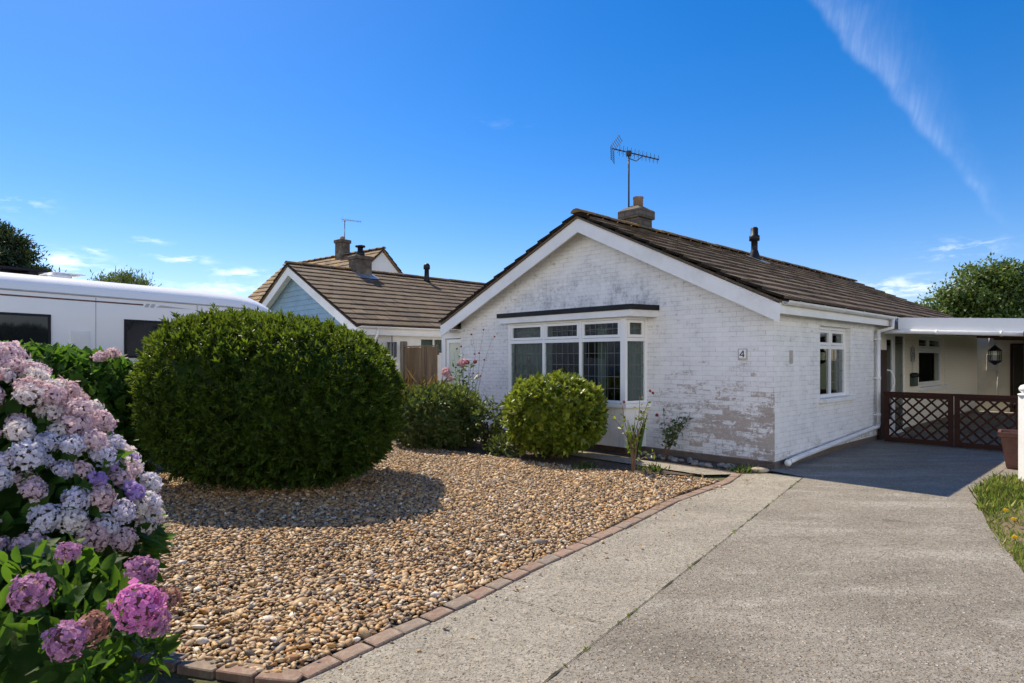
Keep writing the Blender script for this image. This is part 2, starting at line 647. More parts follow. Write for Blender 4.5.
M = {}
M['brick'] = brick_paint()
M['upvc'] = plain('white_frame_paint', (0.80, 0.80, 0.79), 0.35, 0.03, 3)
M['white_wood'] = plain('white_board_paint', (0.78, 0.78, 0.77), 0.5, 0.05, 2.5, dirt=(0.5, 0.47, 0.42), dirt_amt=0.45, bump=0.05)
M['white_wall'] = plain('white_render', (0.74, 0.74, 0.72), 0.8, 0.06, 2.0, bump=0.15, dirt=(0.52, 0.5, 0.46), dirt_amt=0.35)
M['gutter'] = plain('white_gutter_plastic', (0.76, 0.76, 0.75), 0.3, 0.05, 4, dirt=(0.38, 0.36, 0.32), dirt_amt=0.5)
M['tile'] = tile_mat('concrete_roof_tile', (0.075, 0.052, 0.036), (0.105, 0.075, 0.052), (0.14, 0.105, 0.074))
M['tile_moss'] = tile_mat('mossy_roof_tile', (0.13, 0.085, 0.05), (0.19, 0.125, 0.07), (0.23, 0.17, 0.11), (0.42, 0.23, 0.03), 0.9)
M['tile_edge'] = plain('shade_dark_tile_edge', (0.020, 0.017, 0.013), 0.95, 0.4, 12, bump=0.3, spec=0.1)  # near-black colour stands in for shade at the tile edges
M['ridge'] = tile_mat('lichen_ridge_tile', (0.13, 0.10, 0.065), (0.20, 0.145, 0.085), (0.25, 0.18, 0.09), (0.33, 0.19, 0.04), 0.9)
M['stack'] = plain('sooty_render', (0.085, 0.068, 0.055), 0.9, 0.35, 7, bump=0.5, dirt=(0.30, 0.27, 0.2), dirt_amt=0.5)
M['pot'] = plain('clay_pot', (0.28, 0.19, 0.13), 0.8, 0.25, 10, bump=0.2)
M['lead'] = plain('lead_sheet', (0.30, 0.32, 0.36), 0.45, 0.3, 6, metal=0.5)
M['black'] = plain('black_plastic', (0.012, 0.013, 0.017), 0.5, 0.2, 5, spec=0.25)
M['felt'] = plain('black_roof_edge', (0.014, 0.015, 0.018), 0.6, 0.3, 6, bump=0.1, spec=0.25)
M['alu'] = plain('aerial_metal', (0.30, 0.31, 0.33), 0.4, 0.3, 9, metal=0.8)
M['steel_dark'] = plain('weathered_mast_metal', (0.05, 0.047, 0.047), 0.6, 0.3, 9, metal=0.6)
M['glass'] = glass_mat()
M['came'] = plain('dark_lead_strip', (0.13, 0.13, 0.132), 0.5, 0.2, 9)
M['room'] = plain('dim_room_lining', (0.09, 0.08, 0.07), 0.9, 0.1, 2)
M['blue'] = plain('blue_weatherboard_paint', (0.23, 0.36, 0.48), 0.6, 0.08, 2.5, bump=0.05)
M['fence'] = board_mat('weathered_fence_wood', (0.20, 0.135, 0.075))
M['post'] = board_mat('grey_post_wood', (0.20, 0.17, 0.135))
M['gate'] = board_mat('dark_brown_stained_wood', (0.034, 0.012, 0.007), 0.4, 0, 0.75)
M['ceiling'] = board_mat('varnished_ceiling_boards', (0.20, 0.085, 0.035), 0.35, 1, 0.5)
M['door_brown'] = board_mat('brown_door_wood', (0.04, 0.014, 0.009), 0.4, 2, 0.45)
M['terracotta'] = plain('dark_terracotta', (0.12, 0.05, 0.032), 0.75, 0.25, 8, bump=0.2)
M['mh_body'] = plain('motorhome_white_gelcoat', (0.87, 0.87, 0.87), 0.22, 0.02, 1)
M['mh_trim'] = plain('grey_seam_trim', (0.45, 0.45, 0.46), 0.4, 0.1, 5)
M['mh_stripe'] = plain('maroon_stripe', (0.12, 0.03, 0.03), 0.35, 0.1, 5)
M['mh_glass'] = plain('smoked_acrylic_window', (0.012, 0.014, 0.018), 0.06, 0.2, 3)
M['rubber'] = plain('tyre_rubber', (0.02, 0.02, 0.02), 0.8, 0.2, 8)
M['solar'] = plain('solar_cells', (0.012, 0.013, 0.02), 0.6, 0.2, 3, spec=0.2)
M['concrete_new'] = concrete('pale_concrete', (0.335, 0.305, 0.25), (0.405, 0.37, 0.305), 0.30, (0.29, 0.265, 0.22))
M['concrete_old'] = concrete('exposed_aggregate_concrete', (0.25, 0.225, 0.185), (0.32, 0.29, 0.242), 0.55, (0.40, 0.37, 0.318))
M['soil'] = soil_mat('dark_garden_soil', (0.055, 0.04, 0.03), (0.11, 0.08, 0.055))
M['gravelbase'] = soil_mat('gravel_bedding', (0.08, 0.055, 0.035), (0.12, 0.085, 0.05), 0.4)
M['earth'] = soil_mat('rough_grass_ground', (0.06, 0.075, 0.025), (0.12, 0.11, 0.05))
M['bark'] = board_mat('bark', (0.09, 0.065, 0.045), 0.45, 2, 0.95)
M['stem_green'] = plain('green_stem', (0.08, 0.12, 0.035), 0.6, 0.3, 12)
M['stem_brown'] = plain('brown_stem', (0.14, 0.085, 0.05), 0.7, 0.3, 12)

# ------------------------------------------------------------------ world and sun
SUN_E = R(52.5)
ax = Vector((-0.688, 0.726, 0)).normalized()          # along the front wall, to its left
rot_off = Matrix.Rotation(R(-1.5), 3, 'Z')
hz = rot_off @ ax
S = Vector((hz.x * math.cos(SUN_E), hz.y * math.cos(SUN_E), math.sin(SUN_E)))
sl = bpy.data.lights.new('sun', 'SUN')
sl.energy = 5.0
sl.angle = R(0.53)
sl.color = (1.0, 0.88, 0.69)
so = bpy.data.objects.new('sun', sl)
COL.objects.link(so)
so.rotation_euler = S.to_track_quat('Z', 'Y').to_euler()
so.location = (-20, 20, 30)

w = bpy.data.worlds.new('World')
scene.world = w
w.use_nodes = True
t = NT(w.node_tree)
bg = w.node_tree.nodes['Background']
sky = t.n('ShaderNodeTexSky', sky_type='NISHITA')
sky.sun_disc = False
sky.sun_elevation = SUN_E
sky.sun_rotation = math.atan2(hz.x, hz.y)
sky.altitude = 0
sky.air_density = 1.0
sky.dust_density = 0.25
sky.ozone_density = 3.0
hs = t.n('ShaderNodeHueSaturation')
hs.inputs['Saturation'].default_value = 1.44
t.l(sky.outputs[0], hs.inputs['Color'])
tint = t.n('ShaderNodeMix', data_type='RGBA', blend_type='MULTIPLY')
tint.inputs[0].default_value = 1.0
t.l(hs.outputs[0], tint.inputs[6])
tint.inputs[7].default_value = (0.93, 0.835, 0.96, 1)
skyc = tint.outputs[2]
dirv = t.n('ShaderNodeTexCoord').outputs['Generated']


def pdir(u, v):
    return Vector(((u - 512) / F, 1, (359 - v) / F)).normalized()


def dot(vec, d):
    nd = t.n('ShaderNodeVectorMath', operation='DOT_PRODUCT')
    t.l(vec, nd.inputs[0])
    nd.inputs[1].default_value = d
    return nd.outputs['Value']


# old vapour trail: sharp on one side, feathered on the other
d1, d2 = pdir(800, -10), pdir(1003, 224)
nrm = d1.cross(d2).normalized()
if pdir(900, 40).dot(nrm) < 0:
    nrm = -nrm
alng = nrm.cross(d1).normalized()
if alng.dot(d2) < 0:
    alng = -alng
L = math.atan2(d2.dot(alng), d2.dot(d1))
dist = dot(dirv, nrm)
along = t.math('DIVIDE', t.math('ARCTAN2', dot(dirv, alng), dot(dirv, d1)), L)
cmb = t.n('ShaderNodeCombineXYZ')
t.l(t.math('MULTIPLY', along, 3.0), cmb.inputs[0])
wig = t.math('MULTIPLY', t.math('SUBTRACT', t.noise(cmb.outputs[0], 2.0, 3, 0.5), 0.5), 0.035)
dd = t.math('ADD', dist, wig)
wid = t.math('MULTIPLY_ADD', t.smooth(along, 1.05, -0.05), 0.115, 0.020)
x = t.math('DIVIDE', dd, wid)
core = t.math('MULTIPLY', t.smooth(dd, -0.006, 0.006), t.smooth(x, 0.42, 0.02))
veil = t.math('MULTIPLY', t.smooth(dd, -0.004, 0.01), t.smooth(x, 1.0, 0.1))
cmb2 = t.n('ShaderNodeCombineXYZ')
t.l(t.math('ADD', t.math('MULTIPLY', along, 26.0), t.math('MULTIPLY', dd, 70.0)), cmb2.inputs[0])
t.l(t.math('MULTIPLY', dd, 14.0), cmb2.inputs[1])
strk = t.noise(cmb2.outputs[0], 1.6, 5, 0.65)
clump = t.noise(dirv, 9.0, 4, 0.6)
tr_ = t.math('ADD', t.math('MULTIPLY', core, 0.092), t.math('MULTIPLY', veil, 0.05))
tr_ = t.math('MULTIPLY', tr_, t.math('MULTIPLY_ADD', t.smooth(strk, 0.30, 0.70), 0.45, 0.55))
tr_ = t.math('MULTIPLY', tr_, t.smooth(clump, 0.25, 0.6))
tr_ = t.math('MULTIPLY', tr_, t.math('MULTIPLY', t.smooth(along, -0.6, -0.2), t.smooth(along, 1.06, 0.86)))
# small low cumulus and wisps
sepd = t.n('ShaderNodeSeparateXYZ')
t.l(dirv, sepd.inputs[0])
az = t.math('ARCTAN2', sepd.outputs[0], sepd.outputs[1])
el = t.math('DIVIDE', sepd.outputs[2], t.math('SQRT', t.math('ADD', t.math('MULTIPLY', sepd.outputs[0], sepd.outputs[0]), t.math('MULTIPLY', sepd.outputs[1], sepd.outputs[1]))))
cn = t.n('ShaderNodeCombineXYZ')
t.l(az, cn.inputs[0])
t.l(t.math('MULTIPLY', el, 3.2), cn.inputs[1])
cl_n = t.noise(cn.outputs[0], 26.0, 7, 0.62, 0.35)
cloud = None
for (u, v, su, sv, amp) in [(66, 261, 34, 6, 0.95), (90, 251, 22, 4, 0.6), (183, 259, 24, 4, 0.75), (240, 273, 26, 4, 0.85), (20, 203, 26, 10, 0.4),
                            (240, 290, 60, 7, 0.7), (70, 272, 50, 7, 0.7), (146, 240, 22, 3, 0.4), (962, 246, 32, 7, 0.5), (955, 254, 36, 4, 0.4), (905, 287, 52, 9, 0.75), (985, 300, 60, 10, 0.5),
                            (497, 124, 26, 6, 0.05), (-120, 250, 90, 10, 0.8), (1180, 260, 90, 12, 0.7)]:
    a0 = math.atan2((u - 512) / F, 1)
    hyp = math.hypot((u - 512) / F, 1)
    e0 = (359 - v) / F / hyp
    ka = F * hyp * hyp / su
    ke = F * hyp / sv
    gx = t.math('MULTIPLY', t.math('SUBTRACT', az, a0), ka)
    gy = t.math('MULTIPLY', t.math('SUBTRACT', el, e0), ke)
    r2 = t.math('ADD', t.math('MULTIPLY', gx, gx), t.math('MULTIPLY', gy, gy))
    g = t.math('MULTIPLY', t.math('EXPONENT', t.math('MULTIPLY', r2, -0.7)), amp * 0.8)
    cloud = g if cloud is None else t.math('MAXIMUM', cloud, g)
cloud = t.math('MULTIPLY', cloud, t.smooth(t.math('ADD', cl_n, t.math('MULTIPLY', cloud, 0.22)), 0.50, 0.74))
mask = t.math('MAXIMUM', cloud, tr_)
# broken bright cloud added to the unseen sky behind the viewer, lifting shaded walls
cb = t.noise(dirv, 2.6, 6, 0.6, 0.3)
fill_cloud = t.math('MULTIPLY', t.smooth(cb, 0.30, 0.46), t.smooth(sepd.outputs[1], -0.10, -0.35))
fill_cloud = t.math('MULTIPLY', fill_cloud, t.math('MULTIPLY', t.smooth(sepd.outputs[2], -0.02, 0.06), t.smooth(sepd.outputs[2], 0.44, 0.22)))
mask = t.math('MAXIMUM', mask, fill_cloud)
cloudc = t.mix(t.smooth(fill_cloud, 0.0, 0.6), (8.6, 9.0, 9.6), (15.2, 14.8, 14.3))
final = t.mix(t.math('MINIMUM', mask, 0.92), skyc, cloudc)
t.l(final, bg.inputs['Color'])
bg.inputs['Strength'].default_value = 0.12

vs = scene.view_settings
vs.view_transform = 'Standard'
vs.look = 'None'
vs.gamma = 1
vs.use_curve_mapping = False
vs.exposure = 0.46

# ------------------------------------------------------------------ frames
C0 = Vector((3.78, 8.94, 0))
ROT = math.atan2(-0.726, 0.688)
BX = Vector((0.688, -0.726, 0)).normalized()
BY = Vector((0.726, 0.688, 0)).normalized()


def HL(x, y, z=0.0):
    """house frame (x along the front wall to the right, y into the plot) -> world"""
    return C0 + BX * x + BY * y + Vector((0, 0, z))


def in_poly(P, poly):
    x, y = P[:, 0], P[:, 1]
    inside = np.zeros(len(P), bool)
    n = len(poly)
    for i in range(n):
        x1, y1 = poly[i]
        x2, y2 = poly[(i + 1) % n]
        cond = ((y1 > y) != (y2 > y)) & (x < (x2 - x1) * (y - y1) / (y2 - y1 + 1e-12) + x1)
        inside ^= cond
    return inside


def sheet(name, poly, z, mat):
    b = MB()
    b.add([(p[0], p[1], z) for p in poly], [tuple(range(len(poly)))])
    o = b.build(name, mat)
    if o.data.polygons[0].normal.z < 0:
        o.data.flip_normals()
    return tag(o, kind='structure')


# ------------------------------------------------------------------ ground
gb = MB()
gb.quad((-700, -700, -0.02), (700, -700, -0.02), (700, 700, -0.02), (-700, 700, -0.02))
tag(gb.build('ground', M['earth']), kind='structure')

edge_out = [G(*p) for p in ((307, 683), (440, 621.5), (496, 593.7), (537, 572), (572, 555.7), (629, 529), (679, 503), (730, 484.5))]
tail = HL(-0.12, -0.72)
edge_out.append((tail.x, tail.y))
d0 = Vector(edge_out[0]) - Vector(edge_out[1])
joint = [G(*p) for p in ((545.6, 683), (665, 582), (730, 533), (791.6, 486))]
jd = (Vector(joint[3]) - Vector(joint[0])).normalized()
jA = Vector(joint[0]) - jd * 4.5
jB = HL(0.55, -0.35)
jB = Vector((jB.x, jB.y))
# pale strip of the drive
e0 = Vector(edge_out[0]) + d0.normalized() * 3.0
cn_ = HL(0.15, -0.35)
poly_new = [tuple(jA), (-2.8, -1.2), tuple(e0)] + edge_out + [(cn_.x, cn_.y), tuple(jB)]
sheet('driveway_strip', poly_new, 0.016, M['concrete_new'])
# darker, older slab, running on under the carport
lawn_edge = [(3.05, 3.3), (3.45, 4.0), (3.89, 4.77), (4.47, 5.80), (4.95, 6.55), (5.50, 7.35), (6.35, 8.15)]
pp = [HL(4.6, 3.0), HL(4.6, 16), HL(0.0, 16), HL(0.0, -0.2)]
off = Vector((jd.y, -jd.x)) * 0.004
poly_old = [tuple(jA + off), (2.2, -1.5)] + [(2.6, 2.4)] + lawn_edge + [(p.x, p.y) for p in pp] + [tuple(jB + off)]
sheet('driveway', poly_old, 0.020, M['concrete_old'])
# moss in the joint
mossm = plain('joint_moss', (0.045, 0.042, 0.02), 0.95, 0.5, 20, bump=0.6, dirt=(0.06, 0.045, 0.03), dirt_amt=0.9)
mb = MB()
K = 120
pl = []
pr = []
for i in range(K + 1):
    p = jA + (jB - jA) * (i / K)
    wd = 0.0 + 0.009 * random.random() ** 5
    n_ = Vector((-jd.y, jd.x))
    pl.append((p.x + n_.x * wd, p.y + n_.y * wd, 0.0245))
    pr.append((p.x - n_.x * wd + off.x, p.y - n_.y * wd + off.y, 0.0245))
for i in range(K):
    mb.quad(pr[i], pr[i + 1], pl[i + 1], pl[i])
for (qa, qb) in ((G(860, 519), G(973, 532)), (G(505, 601), G(608, 628)), (G(838, 476), G(1008, 487)), (G(1010, 466), G(976, 494))):
    A_, B_ = Vector(qa), Vector(qb)
    dn = (B_ - A_).normalized()
    dn = Vector((-dn.y, dn.x))
    last = None
    for i in range(61):
        p = A_ + (B_ - A_) * (i / 60) + dn * random.gauss(0, 0.003)
        wd = 0.0008 + 0.006 * random.random() ** 3
        cur = ((p.x + dn.x * wd, p.y + dn.y * wd, 0.0245), (p.x - dn.x * wd, p.y - dn.y * wd, 0.0245))
        if last and random.random() < 0.9:
            mb.quad(last[1], cur[1], cur[0], last[0])
        last = cur
tag(mb.build('joint_moss_strip', mossm), 'thin strip of moss growing in the driveway joint', 'moss', kind='stuff')

sheet('pavement', [(-14, -3.4), (16, -3.4), (16, -1.55), (2.3, -1.55), (-2.9, -1.25), (-14, -1.25)], 0.012, M['concrete_new'])
sheet('road', [(-60, -11.0), (60, -11.0), (60, -3.5), (-60, -3.5)], -0.006, plain('worn_asphalt', (0.12, 0.115, 0.11), 0.9, 0.2, 3, bump=0.3))

# front path, beds
sheet('path', [tuple(HL(*q)[:2]) for q in ((-6.2, -1.18), (-0.45, -1.18), (-0.12, -0.76), (-6.2, -0.76))], 0.022, M['concrete_new'])
sheet('flower_bed', [tuple(HL(*q)[:2]) for q in ((-7.6, -0.78), (-0.02, -0.78), (0.1, -0.02), (-7.6, -0.02))], 0.012, M['soil'])
bedpoly = [tuple(HL(*q)[:2]) for q in ((-9.6, -2.9), (-6.0, -2.6), (-3.0, -2.2), (-1.4, -1.75), (-0.55, -1.22), (-6.2, -1.16), (-6.2, -0.4), (-9.6, -0.4))]
sheet('shrub_bed', bedpoly, 0.008, M['soil'])

# gravel
gl_edge = [G(*p) for p in ((279, 678), (441, 609), (516.5, 573.7), (573.5, 547), (631.5, 518.5), (680, 495), (723, 482))]
front_edge = [(-1.20, 3.10), (-1.93, 3.30), (-2.6, 3.62), (-3.4, 4.1)]
back = [tuple(HL(*q)[:2]) for q in ((-1.2, -1.72), (-3.0, -2.15), (-6.0, -2.5), (-9.3, -2.8))]
gravel_poly = gl_edge + back + [(-5.6, 10.6), (-5.9, 6.5), (-4.6, 4.8)] + front_edge[::-1]
sheet('gravel_bed', gravel_poly, 0.004, M['gravelbase'])


def pebble_mat():
    m, nt, b = new_mat('flint_pebbles')
    t = NT(nt)
    r = t.n('ShaderNodeNewGeometry').outputs['Random Per Island']
    co = t.n('ShaderNodeTexCoord').outputs['Object']
    c = t.ramp(r, [(0, (0.07, 0.055, 0.045)), (0.09, (0.15, 0.11, 0.08)), (0.18, (0.32, 0.20, 0.10)), (0.32, (0.45, 0.29, 0.135)), (0.46, (0.55, 0.39, 0.21)),
                   (0.55, (0.45, 0.235, 0.065)), (0.63, (0.30, 0.15, 0.06)), (0.72, (0.59, 0.43, 0.25)), (0.82, (0.20, 0.17, 0.14)), (0.90, (0.40, 0.265, 0.13)), (0.965, (0.58, 0.48, 0.35)), (1, (0.70, 0.65, 0.57))])
    n = t.noise(co, 60, 4, 0.65)
    c = t.mix(t.math('MULTIPLY', t.smooth(n, 0.45, 0.7), 0.4), c, (0.17, 0.11, 0.065))
    t.l(c, b.inputs['Base Color'])
    b.inputs['Roughness'].default_value = 0.55
    b.inputs['Specular IOR Level'].default_value = 0.35
    t.l(t.bump(n, 0.25, 0.006), b.inputs['Normal'])
    return m


M['pebble'] = pebble_mat()


def icosphere(sub):
    import bmesh
    bm = bmesh.new()
    bmesh.ops.create_icosphere(bm, subdivisions=sub, radius=1.0)
    V = np.array([v.co[:] for v in bm.verts])
    T = np.array([[v.index for v in f.verts] for f in bm.faces])
    bm.free()
    return V, T


def scatter_pebbles(P, size, sub, name, z0=0.016):
    V0, T0 = icosphere(sub)
    shapes = []
    for k in range(14):
        D = V0 * np.array([1.0, rng.uniform(0.42, 0.8), rng.uniform(0.30, 0.52)])
        D = D * lump(V0, 100 + k, 0.26, 1.9)[:, None]
        shapes.append(D)
    shapes = np.array(shapes)
    n = len(P)
    sid = rng.integers(0, 14, n)
    s = size * np.exp(rng.normal(0, 0.34, n))
    yaw = rng.uniform(0, 6.283, n)
    ta = rng.normal(0, 0.32, n)
    tb = rng.normal(0, 0.32, n)
    W = shapes[sid] * s[:, None, None]
    c, sn = np.cos(ta)[:, None], np.sin(ta)[:, None]
    x, y, z = W[..., 0], W[..., 1], W[..., 2]
    y, z = y * c - z * sn, y * sn + z * c
    c, sn = np.cos(tb)[:, None], np.sin(tb)[:, None]
    x, z = x * c + z * sn, -x * sn + z * c
    c, sn = np.cos(yaw)[:, None], np.sin(yaw)[:, None]
    x, y = x * c - y * sn, x * sn + y * c
    W = np.stack([x, y, z], -1) + np.concatenate([P, (z0 + rng.uniform(-0.006, 0.016, n))[:, None]], 1)[:, None, :]
    T = (T0[None] + (np.arange(n) * len(V0))[:, None, None]).reshape(-1, 3)
    return W.reshape(-1, 3), T


def hexpts(poly, sp, jit=0.45):
    a = np.array(poly)
    x0, y0 = a.min(0)
    x1, y1 = a.max(0)
    ys = np.arange(y0, y1, sp * 0.866)
    P = []
    for i, yy in enumerate(ys):
        xs = np.arange(x0 + (i % 2) * sp / 2, x1, sp)
        P.append(np.stack([xs, np.full(len(xs), yy)], 1))
    P = np.concatenate(P)
    P = P + rng.uniform(-jit, jit, P.shape) * sp
    return P[in_poly(P, poly)]


pts = np.concatenate([hexpts(gravel_poly, 0.0335), hexpts(gravel_poly, 0.052)])
dist_ = np.hypot(pts[:, 0], pts[:, 1])
near = dist_ < 4.7
Va, Ta = scatter_pebbles(pts[near], 0.0192, 2, 'gravel')
Vb, Tb = scatter_pebbles(pts[~near], 0.0200, 1, 'gravel')
# strays kicked over the edging onto the drive
sp_ = []
for _ in range(130):
    i_ = random.randrange(len(gl_edge) - 1)
    a_, b_ = Vector(gl_edge[i_]), Vector(gl_edge[i_ + 1])
    q_ = a_.lerp(b_, random.random())
    n_ = Vector(((b_ - a_).y, -(b_ - a_).x)).normalized()
    q_ = q_ + n_ * (0.16 + abs(random.gauss(0, 0.14)))
    sp_.append((q_.x, q_.y))
Vc, Tc = scatter_pebbles(np.array(sp_), 0.0095, 2, 'gravel', 0.016)
Va, Ta = np.concatenate([Va, Vc]), np.concatenate([Ta, Tc + len(Va)])
tag(np_mesh('gravel', np.concatenate([Va, Vb]), np.concatenate([Ta, Tb + len(Va)]), M['pebble'], None, True),
    'tan and grey flint gravel spread over the front garden', 'gravel', kind='stuff')

# brick edging of the gravel
def edging_mat():
    m, nt, b = new_mat('edging_brick')
    t = NT(nt)
    co = t.n('ShaderNodeTexCoord').outputs['Object']
    oi = t.n('ShaderNodeObjectInfo').outputs['Random']
    c = t.ramp(oi, [(0, (0.19, 0.115, 0.085)), (0.4, (0.25, 0.155, 0.115)), (0.7, (0.21, 0.15, 0.115)), (1, (0.18, 0.145, 0.12))])
    n = t.noise(co, 18, 6, 0.7)
    c = t.mix(t.math('MULTIPLY', t.smooth(n, 0.42, 0.68), 0.7), c, (0.33, 0.27, 0.20))
    nd_ = t.noise(co, 7, 5, 0.7)
    c = t.mix(t.math('MULTIPLY', t.smooth(nd_, 0.5, 0.7), 0.7), c, (0.09, 0.075, 0.05))
    t.l(c, b.inputs['Base Color'])
    b.inputs['Roughness'].default_value = 0.85
    t.l(t.bump(n, 0.6, 0.01), b.inputs['Normal'])
    return m


M['edging'] = edging_mat()


def lay_bricks(line, root, wid=0.115, ln=0.212, side=1, start=0.0):
    pts_ = [Vector((p[0], p[1], 0)) for p in line]
    seg = [(pts_[i + 1] - pts_[i]).length for i in range(len(pts_) - 1)]
    tot = sum(seg)
    s = start

    def at(s):
        for i, l_ in enumerate(seg):
            if s <= l_ or i == len(seg) - 1:
                return pts_[i] + (pts_[i + 1] - pts_[i]) * (s / l_), (pts_[i + 1] - pts_[i]).normalized()
            s -= l_
    while s + ln < tot + 0.05:
        p, d = at(min(s + ln / 2, tot))
        b = MB()
        l2 = ln / 2 - 0.007 + random.uniform(-0.004, 0.002)
        b.box(-l2, l2, -wid / 2, wid / 2, -0.05, 0.0, bev=0.006)
        o = b.build('edging_brick', M['edging'], root)
        nrm_ = Vector((-d.y, d.x, 0)) * side
        o.location = p + nrm_ * wid / 2 + Vector((0, 0, 0.029 + random.uniform(-0.004, 0.004)))
        o.rotation_euler = (random.gauss(0, 0.02), random.gauss(0, 0.015), math.atan2(d.y, d.x) + random.gauss(0, 0.02))
        s += ln


er = empty('brick_edging', 'row of red and brown bricks edging the gravel along the driveway', 'edging')
lay_bricks(edge_out, er)
er2 = empty('brick_edging', 'short row of dark bricks at the front of the gravel, beside the hydrangea', 'edging')
fe = [(-1.02, 3.02), (-1.24, 3.06), (-1.93, 3.24), (-2.6, 3.56), (-3.4, 4.04)]
lay_bricks(fe, er2, wid=0.115, ln=0.235, side=-1, start=0.03)


# ------------------------------------------------------------------ roofs
def tile_slope(b, p0, along, up, nrm, length, slope_len, gauge=0.335, tw=0.335, thick=0.039, mi=0):
    """courses of separate tiles; p0 = lower end of the slope at its start, vectors are unit"""
    along, up, nrm = Vector(along), Vector(up), Vector(nrm)
    nc = int(round(slope_len / gauge))
    g = slope_len / nc
    nt_ = int(round(length / tw))
    w_ = length / nt_
    for c in range(nc):
        offs = 0.5 * (c % 2)
        for k in range(-1, nt_ + 1):
            a0 = (k + offs) * w_
            a1 = a0 + w_ - 0.006
            a0 = max(a0, 0)
            a1 = min(a1, length)
            if a1 - a0 < 0.03:
                continue
            j = random.uniform(-0.004, 0.004)
            j2 = random.uniform(-0.003, 0.003)
            lo = c * g - 0.01 + random.uniform(-0.003, 0.003)
            hi = (c + 1) * g + 0.05
            if c == nc - 1:
                hi = slope_len
            h0, h1 = 0.041 + j * 0.8, 0.004 + j * 0.6
            q = []
            for (a, hh) in ((a0, j2), (a1, -j2)):
                q.append(p0 + along * a + up * lo + nrm * (h0 + hh))
                q.append(p0 + along * a + up * hi + nrm * (h1 + hh))
            d = -nrm * thick
            P = [q[0], q[2], q[3], q[1], q[0] + d, q[2] + d, q[3] + d, q[1] + d]
            b.add(P, [(0, 1, 2, 3), (7, 6, 5, 4), (0, 4, 5, 1), (1, 5, 6, 2), (2, 6, 7, 3)], mi)
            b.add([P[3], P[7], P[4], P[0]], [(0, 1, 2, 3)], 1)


def ridge_caps(b, p0, p1, rad=0.12, n=None, seglen=0.45):
    p0, p1 = Vector(p0), Vector(p1)
    d = (p1 - p0)
    L_ = d.length
    d.normalize()
    side = Vector((0, 0, 1)).cross(d).normalized()
    n = int(L_ / seglen)
    for i in range(n):
        a = p0 + d * (L_ * i / n)
        c = p0 + d * (L_ * (i + 1) / n - 0.008)
        dz = random.uniform(-0.006, 0.006)
        P = []
        for q in (a, c):
            for k in range(7):
                an = math.pi * (k / 6)
                P.append(q + side * (math.cos(an) * rad) + Vector((0, 0, math.sin(an) * rad * 0.62 + dz)))
        b.add(P, [(k, k + 1, 8 + k, 7 + k) for k in range(6)] + [(0, 1, 2, 3, 4, 5, 6), (13, 12, 11, 10, 9, 8, 7)])


def gable_roof(root, xl, xr, xa, z_eave, z_apex, y0, y1, tile, ridge, name='roof'):
    """gable roof with the ridge along y; returns roof object"""
    b = MB()
    for (xe, sg) in ((xr, 1), (xl, -1)):
        run = abs(xe - xa)
        rise = z_apex - z_eave
        ln = math.hypot(run, rise)
        up = Vector((-sg * run / ln, 0, rise / ln))
        nr = Vector((sg * rise / ln, 0, run / ln))
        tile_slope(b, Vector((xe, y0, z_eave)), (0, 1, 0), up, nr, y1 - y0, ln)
        # underlay slab
        a = Vector((xe, y0 + 0.02, z_eave)) + up * 0.03
        c = Vector((xa, y0 + 0.02, z_apex)) - up * 0.02
        b.prism([a - nr * 0.041, c - nr * 0.041, c - nr * 0.076, a - nr * 0.076], (0, y1 - y0 - 0.04, 0))
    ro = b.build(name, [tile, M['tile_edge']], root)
    rb = MB()
    ridge_caps(rb, (xa, y0 - 0.01, z_apex + 0.005), (xa, y1, z_apex + 0.005))
    rb.build('ridge_tiles', ridge, ro, True)
    return ro


def wall_pieces(b, place, u0, u1, z0, z1, th, holes, mi=0):
    """wall in (u,z) with rectangular holes; place(u, depth, z) -> point; depth 0 = outer face"""
    us = sorted({u0, u1, *[h[0] for h in holes], *[h[1] for h in holes]})
    zs = sorted({z0, z1, *[h[2] for h in holes], *[h[3] for h in holes]})

    def solid(i, j):
        if i < 0 or j < 0 or i >= len(us) - 1 or j >= len(zs) - 1:
            return False
        cu, cz = (us[i] + us[i + 1]) / 2, (zs[j] + zs[j + 1]) / 2
        return not any(h[0] < cu < h[1] and h[2] < cz < h[3] for h in holes)
    for i in range(len(us) - 1):
        for j in range(len(zs) - 1):
            if not solid(i, j):
                continue
            a, c, e, f = us[i], us[i + 1], zs[j], zs[j + 1]
            b.quad(place(a, 0, e), place(c, 0, e), place(c, 0, f), place(a, 0, f), mi)
            b.quad(place(c, th, e), place(a, th, e), place(a, th, f), place(c, th, f), mi)
            if not solid(i + 1, j):
                b.quad(place(c, 0, e), place(c, th, e), place(c, th, f), place(c, 0, f), mi)
            if not solid(i - 1, j):
                b.quad(place(a, th, e), place(a, 0, e), place(a, 0, f), place(a, th, f), mi)
            if not solid(i, j + 1):
                b.quad(place(a, 0, f), place(c, 0, f), place(c, th, f), place(a, th, f), mi)
            if not solid(i, j - 1):
                b.quad(place(a, th, e), place(c, th, e), place(c, 0, e), place(a, 0, e), mi)


class Plane2:
    """window plane: u along, d outward, z up -> local coordinates"""

    def __init__(s, o, udir, out):
        s.o, s.u, s.n = Vector(o), Vector(udir).normalized(), Vector(out).normalized()

    def p(s, u, d, z):
        return s.o + s.u * u + s.n * d + Vector((0, 0, z))

    def box(s, b, u0, u1, d0, d1, z0, z1, mi=0):
        P = [s.p(*q) for q in ((u0, d0, z0), (u1, d0, z0), (u1, d1, z0), (u0, d1, z0), (u0, d0, z1), (u1, d0, z1), (u1, d1, z1), (u0, d1, z1))]
        b.add(P, [(3, 2, 1, 0), (4, 5, 6, 7), (0, 1, 5, 4), (1, 2, 6, 5), (2, 3, 7, 6), (3, 0, 4, 7)], mi)


